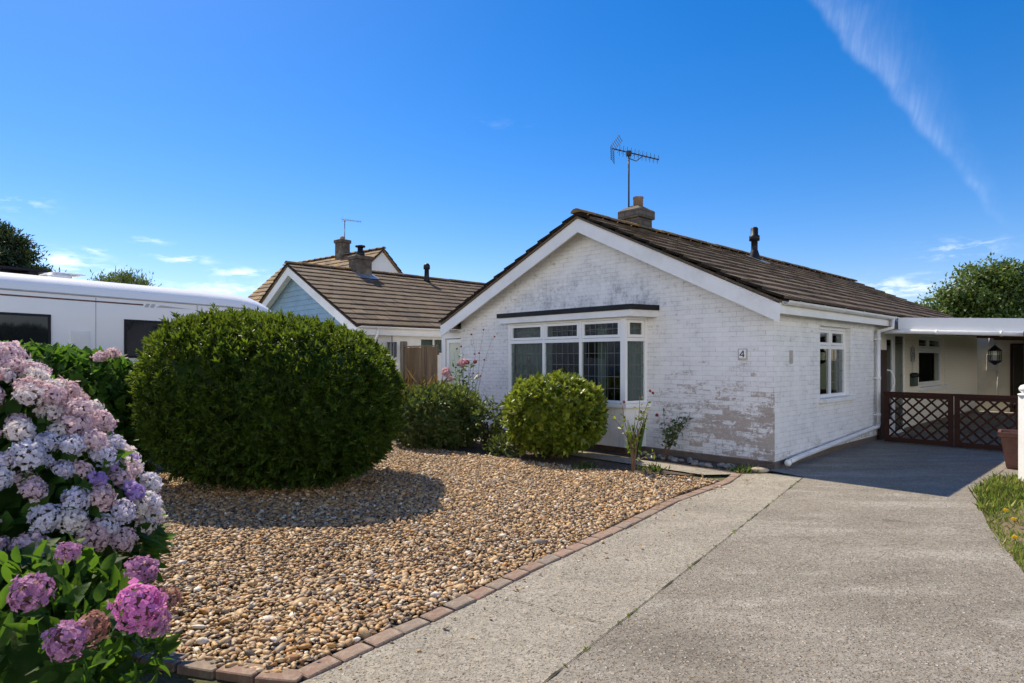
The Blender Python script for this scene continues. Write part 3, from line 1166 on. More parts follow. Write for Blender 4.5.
def frame_rect(b, pl, u0, u1, z0, z1, wd, d0, d1):
    pl.box(b, u0, u0 + wd, d0, d1, z0, z1)
    pl.box(b, u1 - wd, u1, d0, d1, z0, z1)
    pl.box(b, u0 + wd, u1 - wd, d0, d1, z0, z0 + wd)
    pl.box(b, u0 + wd, u1 - wd, d0, d1, z1 - wd, z1)


def lights(frame_b, pl, lst, pans, leads, d=0.0):
    """lst: (u0,u1,z0,z1, casement?, cols, rows, lead?)"""
    for (u0, u1, z0, z1, cas, nc, nr) in lst:
        if cas:
            frame_rect(frame_b, pl, u0 + 0.006, u1 - 0.006, z0 + 0.006, z1 - 0.006, 0.045, d - 0.01, d + 0.028)
            g = 0.05
        else:
            g = 0.0
        gb_ = MB()
        pl.box(gb_, u0 + g, u1 - g, d - 0.004, d + 0.000, z0 + g, z1 - g)
        pans.append(gb_)
        if nc:
            lb = MB()
            for k in range(1, nc):
                uu = u0 + g + (u1 - u0 - 2 * g) * k / nc
                pl.box(lb, uu - 0.0045, uu + 0.0045, d + 0.0015, d + 0.006, z0 + g, z1 - g)
            for k in range(1, nr):
                zz = z0 + g + (z1 - z0 - 2 * g) * k / nr
                pl.box(lb, u0 + g, u1 - g, d + 0.0022, d + 0.0067, zz - 0.0045, zz + 0.0045)
            leads.append(lb)


def curtain(pl, u0, u1, z0, z1, d, amp, per, name, mat, parent):
    b = MB()
    n = max(8, int((u1 - u0) / per * 8))
    A = []
    for i in range(n + 1):
        u = u0 + (u1 - u0) * i / n
        dd = d + amp * math.sin(2 * math.pi * u / per + 1.2 * math.sin(u * 9))
        A.append((pl.p(u, dd, z0), pl.p(u, dd * 1.0, z1)))
    for i in range(n):
        b.quad(A[i][0], A[i + 1][0], A[i + 1][1], A[i][1])
    return b.build(name, mat, parent, True)


def net_mat():
    m, nt, b = new_mat('net_curtain')
    t = NT(nt)
    b.inputs['Base Color'].default_value = (0.42, 0.46, 0.43, 1)
    b.inputs['Roughness'].default_value = 0.9
    co = t.n('ShaderNodeTexCoord').outputs['Object']
    tr = t.n('ShaderNodeBsdfTransparent')
    mx = t.n('ShaderNodeMixShader')
    t.l(t.smooth(t.noise(co, 7, 3), 0.2, 0.8), mx.inputs[0])
    mx2 = t.n('ShaderNodeMixShader')
    mx2.inputs[0].default_value = 0.72
    t.l(tr.outputs[0], mx2.inputs[1])
    t.l(b.outputs[0], mx2.inputs[2])
    t.l(mx2.outputs[0], nt.nodes['Material Output'].inputs['Surface'])
    return m


M['net'] = net_mat()

# ------------------------------------------------------------------ the bungalow
H = empty('white_bungalow', 'white painted brick bungalow with a bay window and brown tiled roof', 'house', tuple(C0), ROT)
XL, XR, XA = -7.576, 0.21, -3.46
ZE, ZA = 2.44, 4.24
HLEN = 14.0
WL = -7.19
WALLTOP = 2.30
b = MB()
holes_front = [(-5.13, -2.29, 0.82, 2.30)]
wall_pieces(b, lambda u, d, z: Vector((u, d, z)), WL, 0.0, 0.0, WALLTOP, 0.25, holes_front)


def roof_z(x):
    if x < XA:
        return ZE + (x - XL) / (XA - XL) * (ZA - ZE)
    return ZE + (XR - x) / (XR - XA) * (ZA - ZE)


gab = [(WL, WALLTOP), (0, WALLTOP), (0, roof_z(0) - 0.07), (XA, ZA - 0.08), (WL, roof_z(WL) - 0.07)]
b.prism([(p[0], 0, p[1]) for p in gab], (0, 0.25, 0))
# right-hand side wall
side_holes = [(1.72, 3.14, 0.95, 2.15), (5.10, 6.50, 0.03, 2.14), (7.60, 10.05, 0.95, 2.16)]
wall_pieces(b, lambda u, d, z: Vector((-d, u, z)), 0.25, HLEN - 0.25, 0.0, 2.33, 0.25, side_holes)
b.box(WL, WL + 0.25, 0.25, HLEN - 0.25, 0, 2.36)
b.box(WL, 0, HLEN - 0.25, HLEN, 0, WALLTOP)
b.prism([(p[0], HLEN - 0.25, p[1]) for p in gab], (0, 0.25, 0))
wall = b.build('wall', M['brick'], H)
# interior shell that the windows look into, dark panels added to keep rooms dim
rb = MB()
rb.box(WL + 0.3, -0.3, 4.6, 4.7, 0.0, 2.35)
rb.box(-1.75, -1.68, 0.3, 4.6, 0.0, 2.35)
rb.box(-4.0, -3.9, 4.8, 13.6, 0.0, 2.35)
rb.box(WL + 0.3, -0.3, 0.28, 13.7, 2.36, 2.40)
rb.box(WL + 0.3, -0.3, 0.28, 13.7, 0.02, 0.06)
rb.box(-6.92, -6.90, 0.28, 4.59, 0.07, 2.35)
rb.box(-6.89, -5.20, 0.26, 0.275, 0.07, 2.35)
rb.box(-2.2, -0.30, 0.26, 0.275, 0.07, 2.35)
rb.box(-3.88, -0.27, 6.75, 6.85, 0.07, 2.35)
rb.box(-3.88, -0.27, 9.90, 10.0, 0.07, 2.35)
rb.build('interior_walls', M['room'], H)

roof = gable_roof(H, XL, XR + 0.06, XA, ZE, ZA, -0.34, HLEN + 0.2, M['tile'], M['ridge'])


def barge(root, xe, xa, z_e, z_a, y, mat, name='bargeboard', wid=0.235, th=0.03, box_w=0.0, boxz=2.235):
    """board following the verge from the eave end to the apex, boxed at the eave"""
    b = MB()
    sg = 1 if xe > xa else -1
    sl = (z_a - z_e) / abs(xe - xa)
    top = lambda x: z_e + abs(xe - x) * sl - 0.075
    vw = wid * math.sqrt(1 + sl * sl)
    poly = [(xe, y, top(xe)), (xa, y, top(xa)), (xa, y, top(xa) - vw), (xe - sg * 0.02, y, top(xe) - vw + 0.02 * sl)]
    if sg < 0:
        poly = poly[::-1]
    b.prism(poly, (0, th, 0))
    # eave box end
    bw = 0.22
    pb = [(xe, y - 0.004, boxz), (xe, y - 0.004, top(xe) - 0.02), (xe - sg * 0.72, y - 0.004, top(xe - sg * 0.72) - 0.02), (xe - sg * 0.72, y - 0.004, top(xe - sg * 0.72) - vw * 0.97), (xe - sg * bw, y - 0.004, boxz)]
    if sg > 0:
        pb = pb[::-1]
    b.prism(pb, (0, th + 0.002, 0))
    return b.build(name, mat, root)


barge(H, XR, XA, ZE, ZA, -0.29, M['white_wood'])
barge(H, XL, XA, ZE, ZA, -0.29, M['white_wood'])
# fascia and soffits
b = MB()
b.box(XR - 0.022, XR, -0.26, HLEN, 2.235, 2.42)
b.box(XL, XL + 0.022, -0.26, HLEN, 2.235, 2.42)
b.build('fascia', M['white_wood'], H)
b = MB()
b.box(0.002, XR - 0.024, -0.26, HLEN, 2.262, 2.275)
b.box(XL + 0.024, WL - 0.002, -0.26, HLEN, 2.262, 2.275)
# sloping soffits under the verge
for xe in (XR, XL):
    sg = 1 if xe > XA else -1
    sl_ = (ZA - ZE) / abs(xe - XA)
    xs = xe - sg * 0.5
    zz = lambda x: ZE + abs(xe - x) * sl_ - 0.20
    P = [(xs, -0.257, zz(xs)), (XA, -0.257, zz(XA)), (XA, -0.257, zz(XA) + 0.012), (xs, -0.257, zz(xs) + 0.012)]
    b.prism(P if sg < 0 else P[::-1], (0, 0.255, 0))
b.build('soffit', M['white_wood'], H)


def gutter(root, x, z, y0, y1, mat, sg=1, r=0.055, brackets=True):
    b = MB()
    n = 7
    P = []
    for y in (y0, y1):
        for k in range(n):
            a = math.pi * (k / (n - 1))
            P.append((x + sg * r * (1 - math.cos(a)), y, z - r * math.sin(a)))
        for k in range(n):
            a = math.pi * (1 - k / (n - 1))
            rr = r - 0.006
            P.append((x + sg * (r - rr * math.cos(a)), y, z - rr * math.sin(a)))
    m_ = 2 * n
    Fc = [(k, (k + 1) % m_, m_ + (k + 1) % m_, m_ + k) for k in range(m_)]
    Fc.append(tuple(range(m_)))
    Fc.append(tuple(range(2 * m_ - 1, m_ - 1, -1)))
    b.add(P, Fc)
    if brackets:
        y = y0 + 0.35
        while y < y1:
            for k in range(6):
                a0_, a1_ = math.pi * k / 6, math.pi * (k + 1) / 6
                q = [(x + sg * (r - (r + 0.006) * math.cos(a)), y, z - (r + 0.006) * math.sin(a)) for a in (a0_, a1_)]
                b.prism([q[0], q[1], (q[1][0], y, q[1][2] + 0.008), (q[0][0], y, q[0][2] + 0.008)], (0, 0.03, 0))
            y += 0.9
    return b.build('gutter', mat, root)


gutter(H, XR + 0.002, 2.41, -0.24, 4.9, M['gutter'])
# downpipe: shoe from the gutter, down the wall, then along the foot of the wall
b = MB()
b.tube([(0.27, 4.62, 2.36), (0.27, 4.62, 2.20), (0.10, 4.47, 2.14)], 0.036, 10)
b.tube([(0.075, 4.45, 2.16), (0.075, 4.45, 0.34)], 0.036, 10)
b.tube([(0.075, 4.46, 0.36), (0.08, 4.38, 0.30), (0.085, 0.62, 0.12), (0.11, 0.22, 0.10)], 0.040, 10)
b.tube([(0.11, 0.24, 0.10), (0.12, 0.18, 0.092)], 0.048, 10)
for z in (1.95, 1.2, 0.5):
    b.tube([(0.075, 4.45, z), (0.075, 4.45, z + 0.06)], 0.043, 10)
    b.box(0.0, 0.05, 4.40, 4.50, z + 0.015, z + 0.045)
b.build('downpipe', M['gutter'], H, True)

# chimney, flue
b = MB()
cx, cy = -3.62, 1.75
b.box(cx - 0.23, cx + 0.23, cy - 0.23, cy + 0.23, 3.85, 4.46, bev=0.008)
b.box(cx - 0.275, cx + 0.275, cy - 0.275, cy + 0.275, 4.46, 4.64, bev=0.012)
hw = 0.26
b.add([(cx - hw, cy - hw, 4.64), (cx + hw, cy - hw, 4.64), (cx + hw, cy + hw, 4.64), (cx - hw, cy + hw, 4.64),
       (cx - .1, cy - .1, 4.745), (cx + .1, cy - .1, 4.745), (cx + .1, cy + .1, 4.745), (cx - .1, cy + .1, 4.745)],
      [(0, 1, 5, 4), (1, 2, 6, 5), (2, 3, 7, 6), (3, 0, 4, 7), (4, 5, 6, 7)])


def stack_mat():
    m, nt, b_ = new_mat('sooty_chimney_brick')
    t = NT(nt)
    tc = t.n('ShaderNodeTexCoord')
    br = t.n('ShaderNodeTexBrick')
    t.l(tc.outputs['UV'], br.inputs['Vector'])
    for k, v in (('Scale', 1), ('Brick Width', 0.225), ('Row Height', 0.09), ('Mortar Size', 0.008)):
        br.inputs[k].default_value = v
    br.inputs['Color1'].default_value = (0.15, 0.125, 0.095, 1)
    br.inputs['Color2'].default_value = (0.075, 0.065, 0.055, 1)
    br.inputs['Mortar'].default_value = (0.06, 0.055, 0.05, 1)
    n = t.noise(tc.outputs['Object'], 9, 6, 0.7)
    c = t.mix(t.math('MULTIPLY', t.smooth(n, 0.5, 0.7), 0.5), br.outputs['Color'], (0.22, 0.17, 0.10))
    t.l(c, b_.inputs['Base Color'])
    b_.inputs['Roughness'].default_value = 0.9
    t.l(t.bump(t.math('SUBTRACT', n, br.outputs['Fac']), 0.6, 0.01), b_.inputs['Normal'])
    return m


M['stackbrick'] = stack_mat()
ch = b.build('chimney', M['stackbrick'], H)
b = MB()
b.lathe([(0.10, 4.70), (0.10, 4.88), (0.11, 4.885), (0.11, 4.915), (0.08, 4.915), (0.08, 4.85)], (cx + 0.06, cy - 0.02, 0), 14)
b.build('chimney_pot', M['pot'], ch, True)
b = MB()
fx, fy = -2.95, 5.65
fz = roof_z(fx)
b.lathe([(0.16, fz - 0.05), (0.13, fz + 0.06), (0.085, fz + 0.22), (0.075, fz + 0.24), (0.075, fz + 0.46), (0.12, fz + 0.465), (0.12, fz + 0.58), (0.085, fz + 0.60), (0.085, fz + 0.76), (0.06, fz + 0.79)], (fx, fy, 0), 14)
fl = b.build('flue_pipe', M['black'], H, True)
b = MB()
sl_ = (ZA - ZE) / (XR - XA)
Mx = Matrix.Translation((fx + 0.08, fy, roof_z(fx + 0.08) + 0.05)) @ Matrix.Rotation(math.atan(sl_), 4, 'Y')
b.box(-0.22, 0.26, -0.2, 0.2, -0.004, 0.004, M=Mx)
b.build('flashing', M['lead'], fl)

# ---- bay window
BF = -0.45
xl, xr = -5.13, -2.29
bay = MB()
plF = Plane2((0, BF, 0), (1, 0, 0), (0, -1, 0))
pans, leads = [], []
# posts, head, mullions (front)
plF.box(bay, xl, xl + 0.07, -0.06, 0.0, 0.86, 2.30)
plF.box(bay, xr - 0.10, xr, -0.06, 0.0, 0.86, 2.30)
m1, m2 = xl + 0.07 + 0.90, xl + 0.07 + 1.80
u0, u3 = xl + 0.07, xr - 0.10
for mm in (m1, m2):
    plF.box(bay, mm - 0.03, mm + 0.03, -0.06, 0.0, 0.90, 2.26)
plF.box(bay, u0, u3, -0.06, -0.002, 0.86, 0.90)
plF.box(bay, u0, u3, -0.06, -0.002, 2.26, 2.30)
ed = [u0, m1 - 0.03, m1 + 0.03, m2 - 0.03, m2 + 0.03, u3]
for k in range(3):
    a, c = ed[2 * k], ed[2 * k + 1]
    plF.box(bay, a, c, -0.06, -0.003, 1.90, 1.96)
    lights(bay, plF, [(a, c, 1.96, 2.26, True, 6, 2), (a, c, 0.90, 1.90, False, 6, 5)], pans, leads, -0.03)
# right and left returns
for sg, xc in ((1, xr), (-1, xl)):
    xw = xc + sg * 0.12
    ud = Vector((xw - xc, -BF, 0))
    ln = ud.length
    out = Vector((0.45 * sg, -0.12, 0))
    pS = Plane2((xc, BF, 0), ud, out)
    pS.box(bay, 0.002, 0.05, -0.05, -0.002, 0.86, 2.30)
    pS.box(bay, ln - 0.05, ln, -0.05, 0.0, 0.86, 2.30)
    pS.box(bay, 0.05, ln - 0.05, -0.05, -0.002, 0.86, 0.90)
    pS.box(bay, 0.05, ln - 0.05, -0.05, -0.002, 2.26, 2.30)
    pS.box(bay, 0.05, ln - 0.05, -0.05, -0.003, 1.90, 1.96)
    lights(bay, pS, [(0.05, ln - 0.05, 1.96, 2.26, True, 3, 2), (0.05, ln - 0.05, 0.90, 1.90, False, 3, 5)], pans, leads, -0.03)
bayo = bay.build('bay_window', M['upvc'], H)
for q in pans:
    q.build('pane', M['glass'], bayo)
for q in leads:
    q.build('leading', M['came'], bayo)
# sill, apron
b = MB()
b.prism([(xl - 0.20, 0.0, 0.79), (xl - 0.06, BF - 0.06, 0.79), (xr + 0.06, BF - 0.06, 0.79), (xr + 0.20, 0.0, 0.79)], (0, 0, 0.068))
b.build('sill', M['upvc'], bayo)
b = MB()
b.prism([(xl - 0.10, 0.0, 0.12), (xl + 0.02, BF + 0.03, 0.12), (xr - 0.02, BF + 0.03, 0.12), (xr + 0.10, 0.0, 0.12)], (0, 0, 0.668))
n = int((xr - xl) / 0.10)
for k in range(n):
    a = xl + 0.03 + k * (xr - xl - 0.06) / n
    b.box(a + 0.004, a + (xr - xl - 0.06) / n - 0.004, BF + 0.016, BF + 0.03, 0.125, 0.785)
b.build('apron', M['white_wood'], bayo)
b = MB()
b.prism([(xl - 0.08, -0.002, 0.0), (xl + 0.05, BF + 0.06, 0.0), (xr - 0.05, BF + 0.06, 0.0), (xr + 0.08, -0.002, 0.0)], (0, 0, 0.118))
b.build('bay_plinth', plain('dirty_brown_plinth', (0.075, 0.05, 0.034), 0.9, 0.3, 9, bump=0.4), bayo)
# bay roof: white fascia with a black edge above
b = MB()
b.prism([(xl - 0.34, -0.002, 2.302), (xl - 0.17, BF - 0.10, 2.302), (xr + 0.17, BF - 0.10, 2.302), (xr + 0.34, -0.002, 2.302)], (0, 0, 0.11))
b.build('bay_fascia', M['white_wood'], bayo)
b = MB()
b.prism([(xl - 0.37, -0.002, 2.414), (xl - 0.20, BF - 0.13, 2.414), (xr + 0.20, BF - 0.13, 2.414), (xr + 0.37, -0.002, 2.414)], (0, 0, 0.085))
b.build('bay_roof', M['felt'], bayo)
curtain(plF, u0 + 0.02, m1 + 0.06, 0.9, 2.28, -0.16, 0.022, 0.11, 'net_curtain', M['net'], bayo)
pS = Plane2((xr, BF, 0), (0.12, 0.45, 0), (0.45, -0.12, 0))
pL = Plane2((xl, BF, 0), (-0.12, 0.45, 0), (-0.45, -0.12, 0))
curtain(pL, 0.05, 0.80, 0.9, 2.28, -0.10, 0.02, 0.10, 'drape', plain('sage_drape_cloth', (0.16, 0.18, 0.15), 0.95, 0.15, 3), bayo)
curtain(pS, 0.10, 0.62, 0.9, 2.28, -0.14, 0.02, 0.10, 'net_curtain', M['net'], bayo)
curtain(plF, m2 + 0.24, m2 + 0.42, 0.9, 2.28, -0.22, 0.03, 0.09, 'net_curtain', M['net'], bayo)


# ---- side windows
def side_window(y0, y1, z0, z1, zt, ncols, casement=True, lead=True, curt=None):
    pl = Plane2((-0.085, 0, 0), (0, 1, 0), (1, 0, 0))
    fb = MB()
    pans, leads = [], []
    frame_rect(fb, pl, y0, y1, z0, z1, 0.055, -0.06, 0.0)
    pl.box(fb, y0 + 0.055, y1 - 0.055, -0.06, -0.003, zt - 0.03, zt + 0.03)
    w_ = (y1 - y0 - 0.11)
    ym = y0 + 0.055 + w_ / 2
    pl.box(fb, ym - 0.03, ym + 0.03, -0.06, -0.0045, zt + 0.03, z1 - 0.055)
    lights(fb, pl, [(y0 + 0.055, ym - 0.03, zt + 0.03, z1 - 0.055, True, 0, 0), (ym + 0.03, y1 - 0.055, zt + 0.03, z1 - 0.055, True, 0, 0)], pans, leads, -0.03)
    if ncols == 2:
        pl.box(fb, ym - 0.03, ym + 0.03, -0.06, -0.0045, z0 + 0.055, zt - 0.03)
        lights(fb, pl, [(y0 + 0.055, ym - 0.03, z0 + 0.055, zt - 0.03, False, 0, 0), (ym + 0.03, y1 - 0.055, z0 + 0.055, zt - 0.03, False, 3 if lead else 0, 4)], pans, leads, -0.03)
    else:
        lights(fb, pl, [(y0 + 0.055, y1 - 0.055, z0 + 0.055, zt - 0.03, True, 0, 0)], pans, leads, -0.03)
    wo = fb.build('window', M['upvc'], H)
    for q in pans:
        q.build('pane', M['glass'], wo)
    for q in leads:
        q.build('leading', M['came'], wo)
    sb = MB()
    sb.box(-0.08, 0.07, y0 - 0.06, y1 + 0.12, z0 - 0.075, z0 - 0.002, bev=0.006)
    sb.build('sill', M['white_wood'], wo)
    if curt:
        for (a, c) in curt:
            curtain(pl, a, c, z0, z1, -0.18, 0.03, 0.13, 'net_curtain', M['net'], wo)
    return wo


side_window(1.72, 3.14, 0.95, 2.15, 1.80, 2)
side_window(7.60, 10.05, 0.95, 2.16, 1.83, 1, lead=False)
# front door with tall glass and sidelight
pl = Plane2((-0.012, 0, 0), (0, 1, 0), (1, 0, 0))
fb = MB()
pans = []
frame_rect(fb, pl, 5.10, 5.78, 0.03, 2.14, 0.06, -0.04, 0.0)
frame_rect(fb, pl, 5.782, 6.50, 0.03, 2.14, 0.06, -0.04, 0.0)
frame_rect(fb, pl, 5.165, 5.715, 0.10, 2.075, 0.08, -0.03, 0.006)
pl.box(fb, 5.245, 5.635, -0.03, 0.005, 0.18, 0.36)
lights(fb, pl, [(5.245, 5.635, 0.36, 1.995, False, 0, 0), (5.842, 6.44, 0.09, 2.08, False, 0, 0)], pans, [], -0.008)
do = fb.build('door', M['upvc'], H)
for q in pans:
    q.build('pane', M['glass'], do)
b = MB()
b.tube([pl.p(5.22, 0.02, 1.38), pl.p(5.25, 0.09, 1.36), pl.p(5.30, 0.13, 1.2), pl.p(5.30, 0.13, 1.1), pl.p(5.25, 0.09, 0.94), pl.p(5.22, 0.02, 0.92)], 0.017, 8)
b.build('handle', M['upvc'], do, True)

# side porch at the left end of the front wall
pl = Plane2((0, 0.06, 0), (1, 0, 0), (0, -1, 0))
fb = MB()
pl.box(fb, -8.00, -7.86, -0.10, 0.0, 0.0, 2.22)
pl.box(fb, -7.86, WL - 0.002, -0.10, -0.002, 2.08, 2.22)
pl.box(fb, -7.86, WL - 0.002, -0.10, -0.01, 0.0, 0.35)
frame_rect(fb, pl, -7.82, -7.22, 0.36, 2.06, 0.085, -0.07, -0.015)
fb.box(-8.0, WL - 0.002, 0.162, 2.2, 2.12, 2.20)
fb.box(-8.0, -7.94, 0.162, 2.2, 0.0, 2.12)
po = fb.build('side_porch', M['upvc'], H)
q = MB()
pl.box(q, -7.73, -7.31, -0.05, -0.04, 0.45, 1.97)
q.build('pane', plain('cream_obscured_glass', (0.55, 0.60, 0.47), 0.25, 0.06, 4), po)
q = MB()
q.box(-8.06, WL - 0.003, -0.02, 2.2, 2.222, 2.262)
q.build('porch_roof', M['white_wood'], po)

# wall vent plate
b = MB()
b.box(0.0, 0.012, 0.52, 0.63, 1.53, 1.73, bev=0.003)
for k in range(4):
    b.box(0.012, 0.016, 0.535, 0.615, 1.555 + k * 0.042, 1.58 + k * 0.042)
b.build('vent_plate', plain('dull_cream_metal', (0.42, 0.39, 0.34), 0.6, 0.15, 9), H)

# ---- house number sign
sx, sz = -0.47, 1.66
sg_ = empty('house_number_sign', 'small white square house number 4 sign on the front wall', 'sign', tuple(HL(sx, 0, sz - 0.08)), ROT)
b = MB()
b.box(-0.075, 0.075, -0.012, -0.001, 0.0, 0.175, bev=0.003)
b.build('backing', plain('weathered_grey_backing', (0.45, 0.42, 0.38), 0.7, 0.2, 12), sg_)
b = MB()
b.box(-0.052, 0.052, -0.022, -0.0125, 0.03, 0.16, bev=0.002)
b.build('tile', plain('white_glazed_tile', (0.80, 0.80, 0.80), 0.25, 0.03, 4), sg_)
b = MB()
y_ = -0.0245


def stroke(b, a, c, wd):
    a, c = Vector(a), Vector(c)
    d = (c - a).normalized()
    n_ = Vector((-d.y, d.x)) * wd / 2
    poly = [a + n_, c + n_, c - n_, a - n_]
    b.prism([(p.x, y_ + 0.002, p.y) for p in poly], (0, -0.002 - random.uniform(0, 0.0006), 0))


stroke(b, (0.016, 0.045), (0.016, 0.146), 0.016)
stroke(b, (0.018, 0.146), (-0.036, 0.078), 0.014)
stroke(b, (-0.040, 0.076), (0.034, 0.076), 0.014)
b.build('digit', M['black'], sg_)


# ---- TV aerial
def yagi(root, mast_h, boom_dir, boom_len, n_el, el_len, mat_m, mat_b, droop=-0.12, mast_r=0.017, refl=True, frac=0.36):
    d = Vector((boom_dir[0], boom_dir[1], 0)).normalized()
    s = Vector((-d.y, d.x, 0))
    b = MB()
    b.tube([(0, 0, 0), (0, 0, mast_h)], mast_r, 8)
    b.build('mast', mat_m, root, True)
    top = Vector((0, 0, mast_h + 0.02))
    st = top - d * boom_len * frac - Vector((0, 0, droop)) * boom_len * frac
    en = top + d * boom_len * (1 - frac) + Vector((0, 0, droop)) * boom_len * (1 - frac)
    b = MB()
    b.tube([st, en], 0.013, 6)
    if refl:
        b.tube([top - Vector((0, 0, 0.12)), top + (en - st) * 0.16 - Vector((0, 0, 0.14)), top + (en - st) * 0.30], 0.010, 6)
    b.box(-0.05, 0.05, -0.035, 0.035, mast_h - 0.05, mast_h + 0.05)
    bo = b.build('boom', mat_m, root)
    b = MB()
    ups = (en - st).normalized().cross(s).normalized()
    if ups.z < 0:
        ups = -ups
    for k in range(n_el):
        f = 0.16 + 0.82 * k / (n_el - 1)
        c = st + (en - st) * f
        l_ = el_len * (1.0 - 0.25 * k / n_el)
        for a in (0.7, -0.7):
            dv = (s * math.cos(a) + ups * math.sin(a))
            b.tube([c - dv * l_ / 2, c + dv * l_ / 2], 0.0045, 5)
    b.build('elements', mat_b, bo)
    b = MB()
    if refl:
        for sg in (1, -1):
            e = st + ups * sg * 0.26 - (en - st).normalized() * (0.0) + (en - st).normalized() * 0.10
            b.tube([st + s * 0.14, e + s * 0.14], 0.006, 5)
            b.tube([st - s * 0.14, e - s * 0.14], 0.006, 5)
            for k in range(6):
                q = st + (e - st) * (k + 0.5) / 6
                b.tube([q - s * 0.19, q + s * 0.19], 0.005, 5)
    else:
        b.tube([st - ups * 0.14, st + ups * 0.14], 0.006, 5)
        b.tube([st - s * 0.16, st + s * 0.16], 0.006, 5)
    b.build('reflector', mat_b, bo)


cyw = HL(cx - 0.10, cy - 0.12)
ae = empty('tv_aerial', 'tall television aerial on a mast above the white bungalow chimney', 'aerial', (cyw.x, cyw.y, 4.66), 0)
yagi(ae, 1.17, (0.93, -0.36), 0.95, 11, 0.26, M['steel_dark'], M['steel_dark'], droop=-0.36)

# ------------------------------------------------------------------ carport
CP = empty('carport', 'flat white fronted carport with brown boarded ceiling beside the white bungalow', 'carport', tuple(HL(0, 4.75)), ROT)
XC0, XC1, DEP = 0.33, 2.95, 10.0
slope = lambda x: -0.055 * (x - XC0)
b = MB()
zt0, zt1 = 2.40, 2.40 + slope(XC1)
b.prism([(XC0, 0, zt0 - 0.235), (XC1, 0, zt1 - 0.235), (XC1, 0, zt1), (XC0, 0, zt0)], (0, 0.03, 0))
b.prism([(XC1, 0.031, zt1 - 0.2), (XC1 + 0.03, 0.031, zt1 - 0.2), (XC1 + 0.03, 0.031, zt1), (XC1, 0.031, zt1)], (0, DEP, 0))
b.build('fascia', plain('white_fascia_sheet', (0.78, 0.79, 0.80), 0.35, 0.03, 2), CP)
b = MB()
b.tube([(0.12, -0.05, zt0 - 0.27), (XC0 + 0.1, -0.05, zt0 - 0.275), (XC1, -0.05, zt1 - 0.272)], 0.042, 10)
for xx in (0.95, 1.9, 2.7):
    b.tube([(xx, -0.05, zt0 + slope(xx) - 0.272), (xx + 0.04, -0.05, zt0 + slope(xx) - 0.274)], 0.049, 10)
b.build('drain_pipe', M['gutter'], CP, True)
b = MB()
b.prism([(XC0, 0.032, zt0 - 0.05), (XC1, 0.032, zt1 - 0.05), (XC1, 0.032, zt1 - 0.01), (XC0, 0.032, zt0 - 0.01)], (0, DEP, 0))
b.build('roof', M['felt'], CP)
b = MB()
k = 0
xx = XC0 + 0.002
while xx < XC1 - 0.05:
    x2 = min(xx + 0.12, XC1 - 0.002)
    b.prism([(xx, 0.034, zt0 + slope(xx) - 0.165), (x2 - 0.006, 0.034, zt0 + slope(x2) - 0.165), (x2 - 0.006, 0.034, zt0 + slope(x2) - 0.15), (xx, 0.034, zt0 + slope(xx) - 0.15)], (0, DEP - 0.01, 0))
    xx += 0.12
for yy in (0.06, 2.4, 4.8, 7.2, 9.6):
    b.prism([(XC0, yy, zt0 - 0.225), (XC1 - 0.01, yy, zt1 - 0.225), (XC1 - 0.01, yy, zt1 - 0.167), (XC0, yy, zt0 - 0.167)], (0, 0.05, 0))
b.build('ceiling', M['ceiling'], CP)
for yy in (0.08, 4.8, 9.6):
    b = MB()
    b.box(2.78, 2.87, yy, yy + 0.09, 0.02, zt1 - 0.22)
    b.build('post', M['gate'], CP)
b = MB()
b.box(2.25, 2.31, -0.33, -0.27, 0.02, 2.06)
b.box(2.25, 2.31, -0.27, 0.06, 1.99, 2.06)
b.build('post', M['gate'], CP)

# lattice gates
def lattice_gate(x0, x1, label):
    g = empty('lattice_gate', label, 'gate', tuple(HL(x0, 4.3)), ROT, 'pair of lattice gates under the carport')
    wd = x1 - x0
    z0, z1 = 0.05, 0.94
    for nm, bx6 in (('stile', (0, 0.075, -0.022, 0.022, z0, z1)), ('stile', (wd - 0.075, wd, -0.022, 0.022, z0, z1)),
                    ('capping', (-0.01, wd + 0.01, -0.035, 0.035, z1 + 0.001, z1 + 0.045)), ('rail', (0.075, wd - 0.075, -0.02, 0.02, z1 - 0.065, z1 - 0.002)),
                    ('rail', (0.075, wd - 0.075, -0.02, 0.02, z0, z0 + 0.085))):
        b = MB()
        b.box(*bx6)
        b.build(nm, M['gate'], g)
    b = MB()
    a0, a1, c0, c1 = 0.07, wd - 0.07, z0 + 0.08, z1 - 0.06
    sp = 0.195
    for sgn, yy in ((1, -0.012), (-1, 0.0035)):
        k = -20
        while k < 30:
            s = k * sp
            # line: z - c0 = sgn*(x - a0) + s
            xs = []
            xa_, za_ = a0, c0 + (s if sgn > 0 else s)
            f = lambda x: c0 + s + sgn * (x - a0)
            lo, hi = a0, a1
            if sgn > 0:
                lo = max(lo, a0 - s)
                hi = min(hi, a0 + (c1 - c0) - s)
            else:
                lo = max(lo, a0 + s - (c1 - c0))
                hi = min(hi, a0 + s)
            if hi - lo > 0.03:
                p, q = Vector((lo, yy, f(lo))), Vector((hi, yy, f(hi)))
                n_ = Vector((-sgn, 0, 1)).normalized() * 0.016
                P = [p + n_, q + n_, q - n_, p - n_]
                b.prism(P if sgn > 0 else P, (0, 0.012, 0))
            k += 1
    b.build('lattice', M['gate'], g)
    return g


lattice_gate(0.22, 1.30, 'brown lattice gate nearest the white bungalow wall, under the carport')
lattice_gate(1.32, 2.24, 'brown lattice gate farther from the bungalow wall, behind the terracotta planter')
b = MB()
b.box(0.02, 0.07, 4.60, 5.00, 0.03, 1.78, bev=0.004)
bo = b.build('timber_board', M['door_brown'])
bo.location = C0
bo.rotation_euler = (0, 0, ROT)
tag(bo, 'tall dark brown timber board standing behind the white downpipe', 'board')

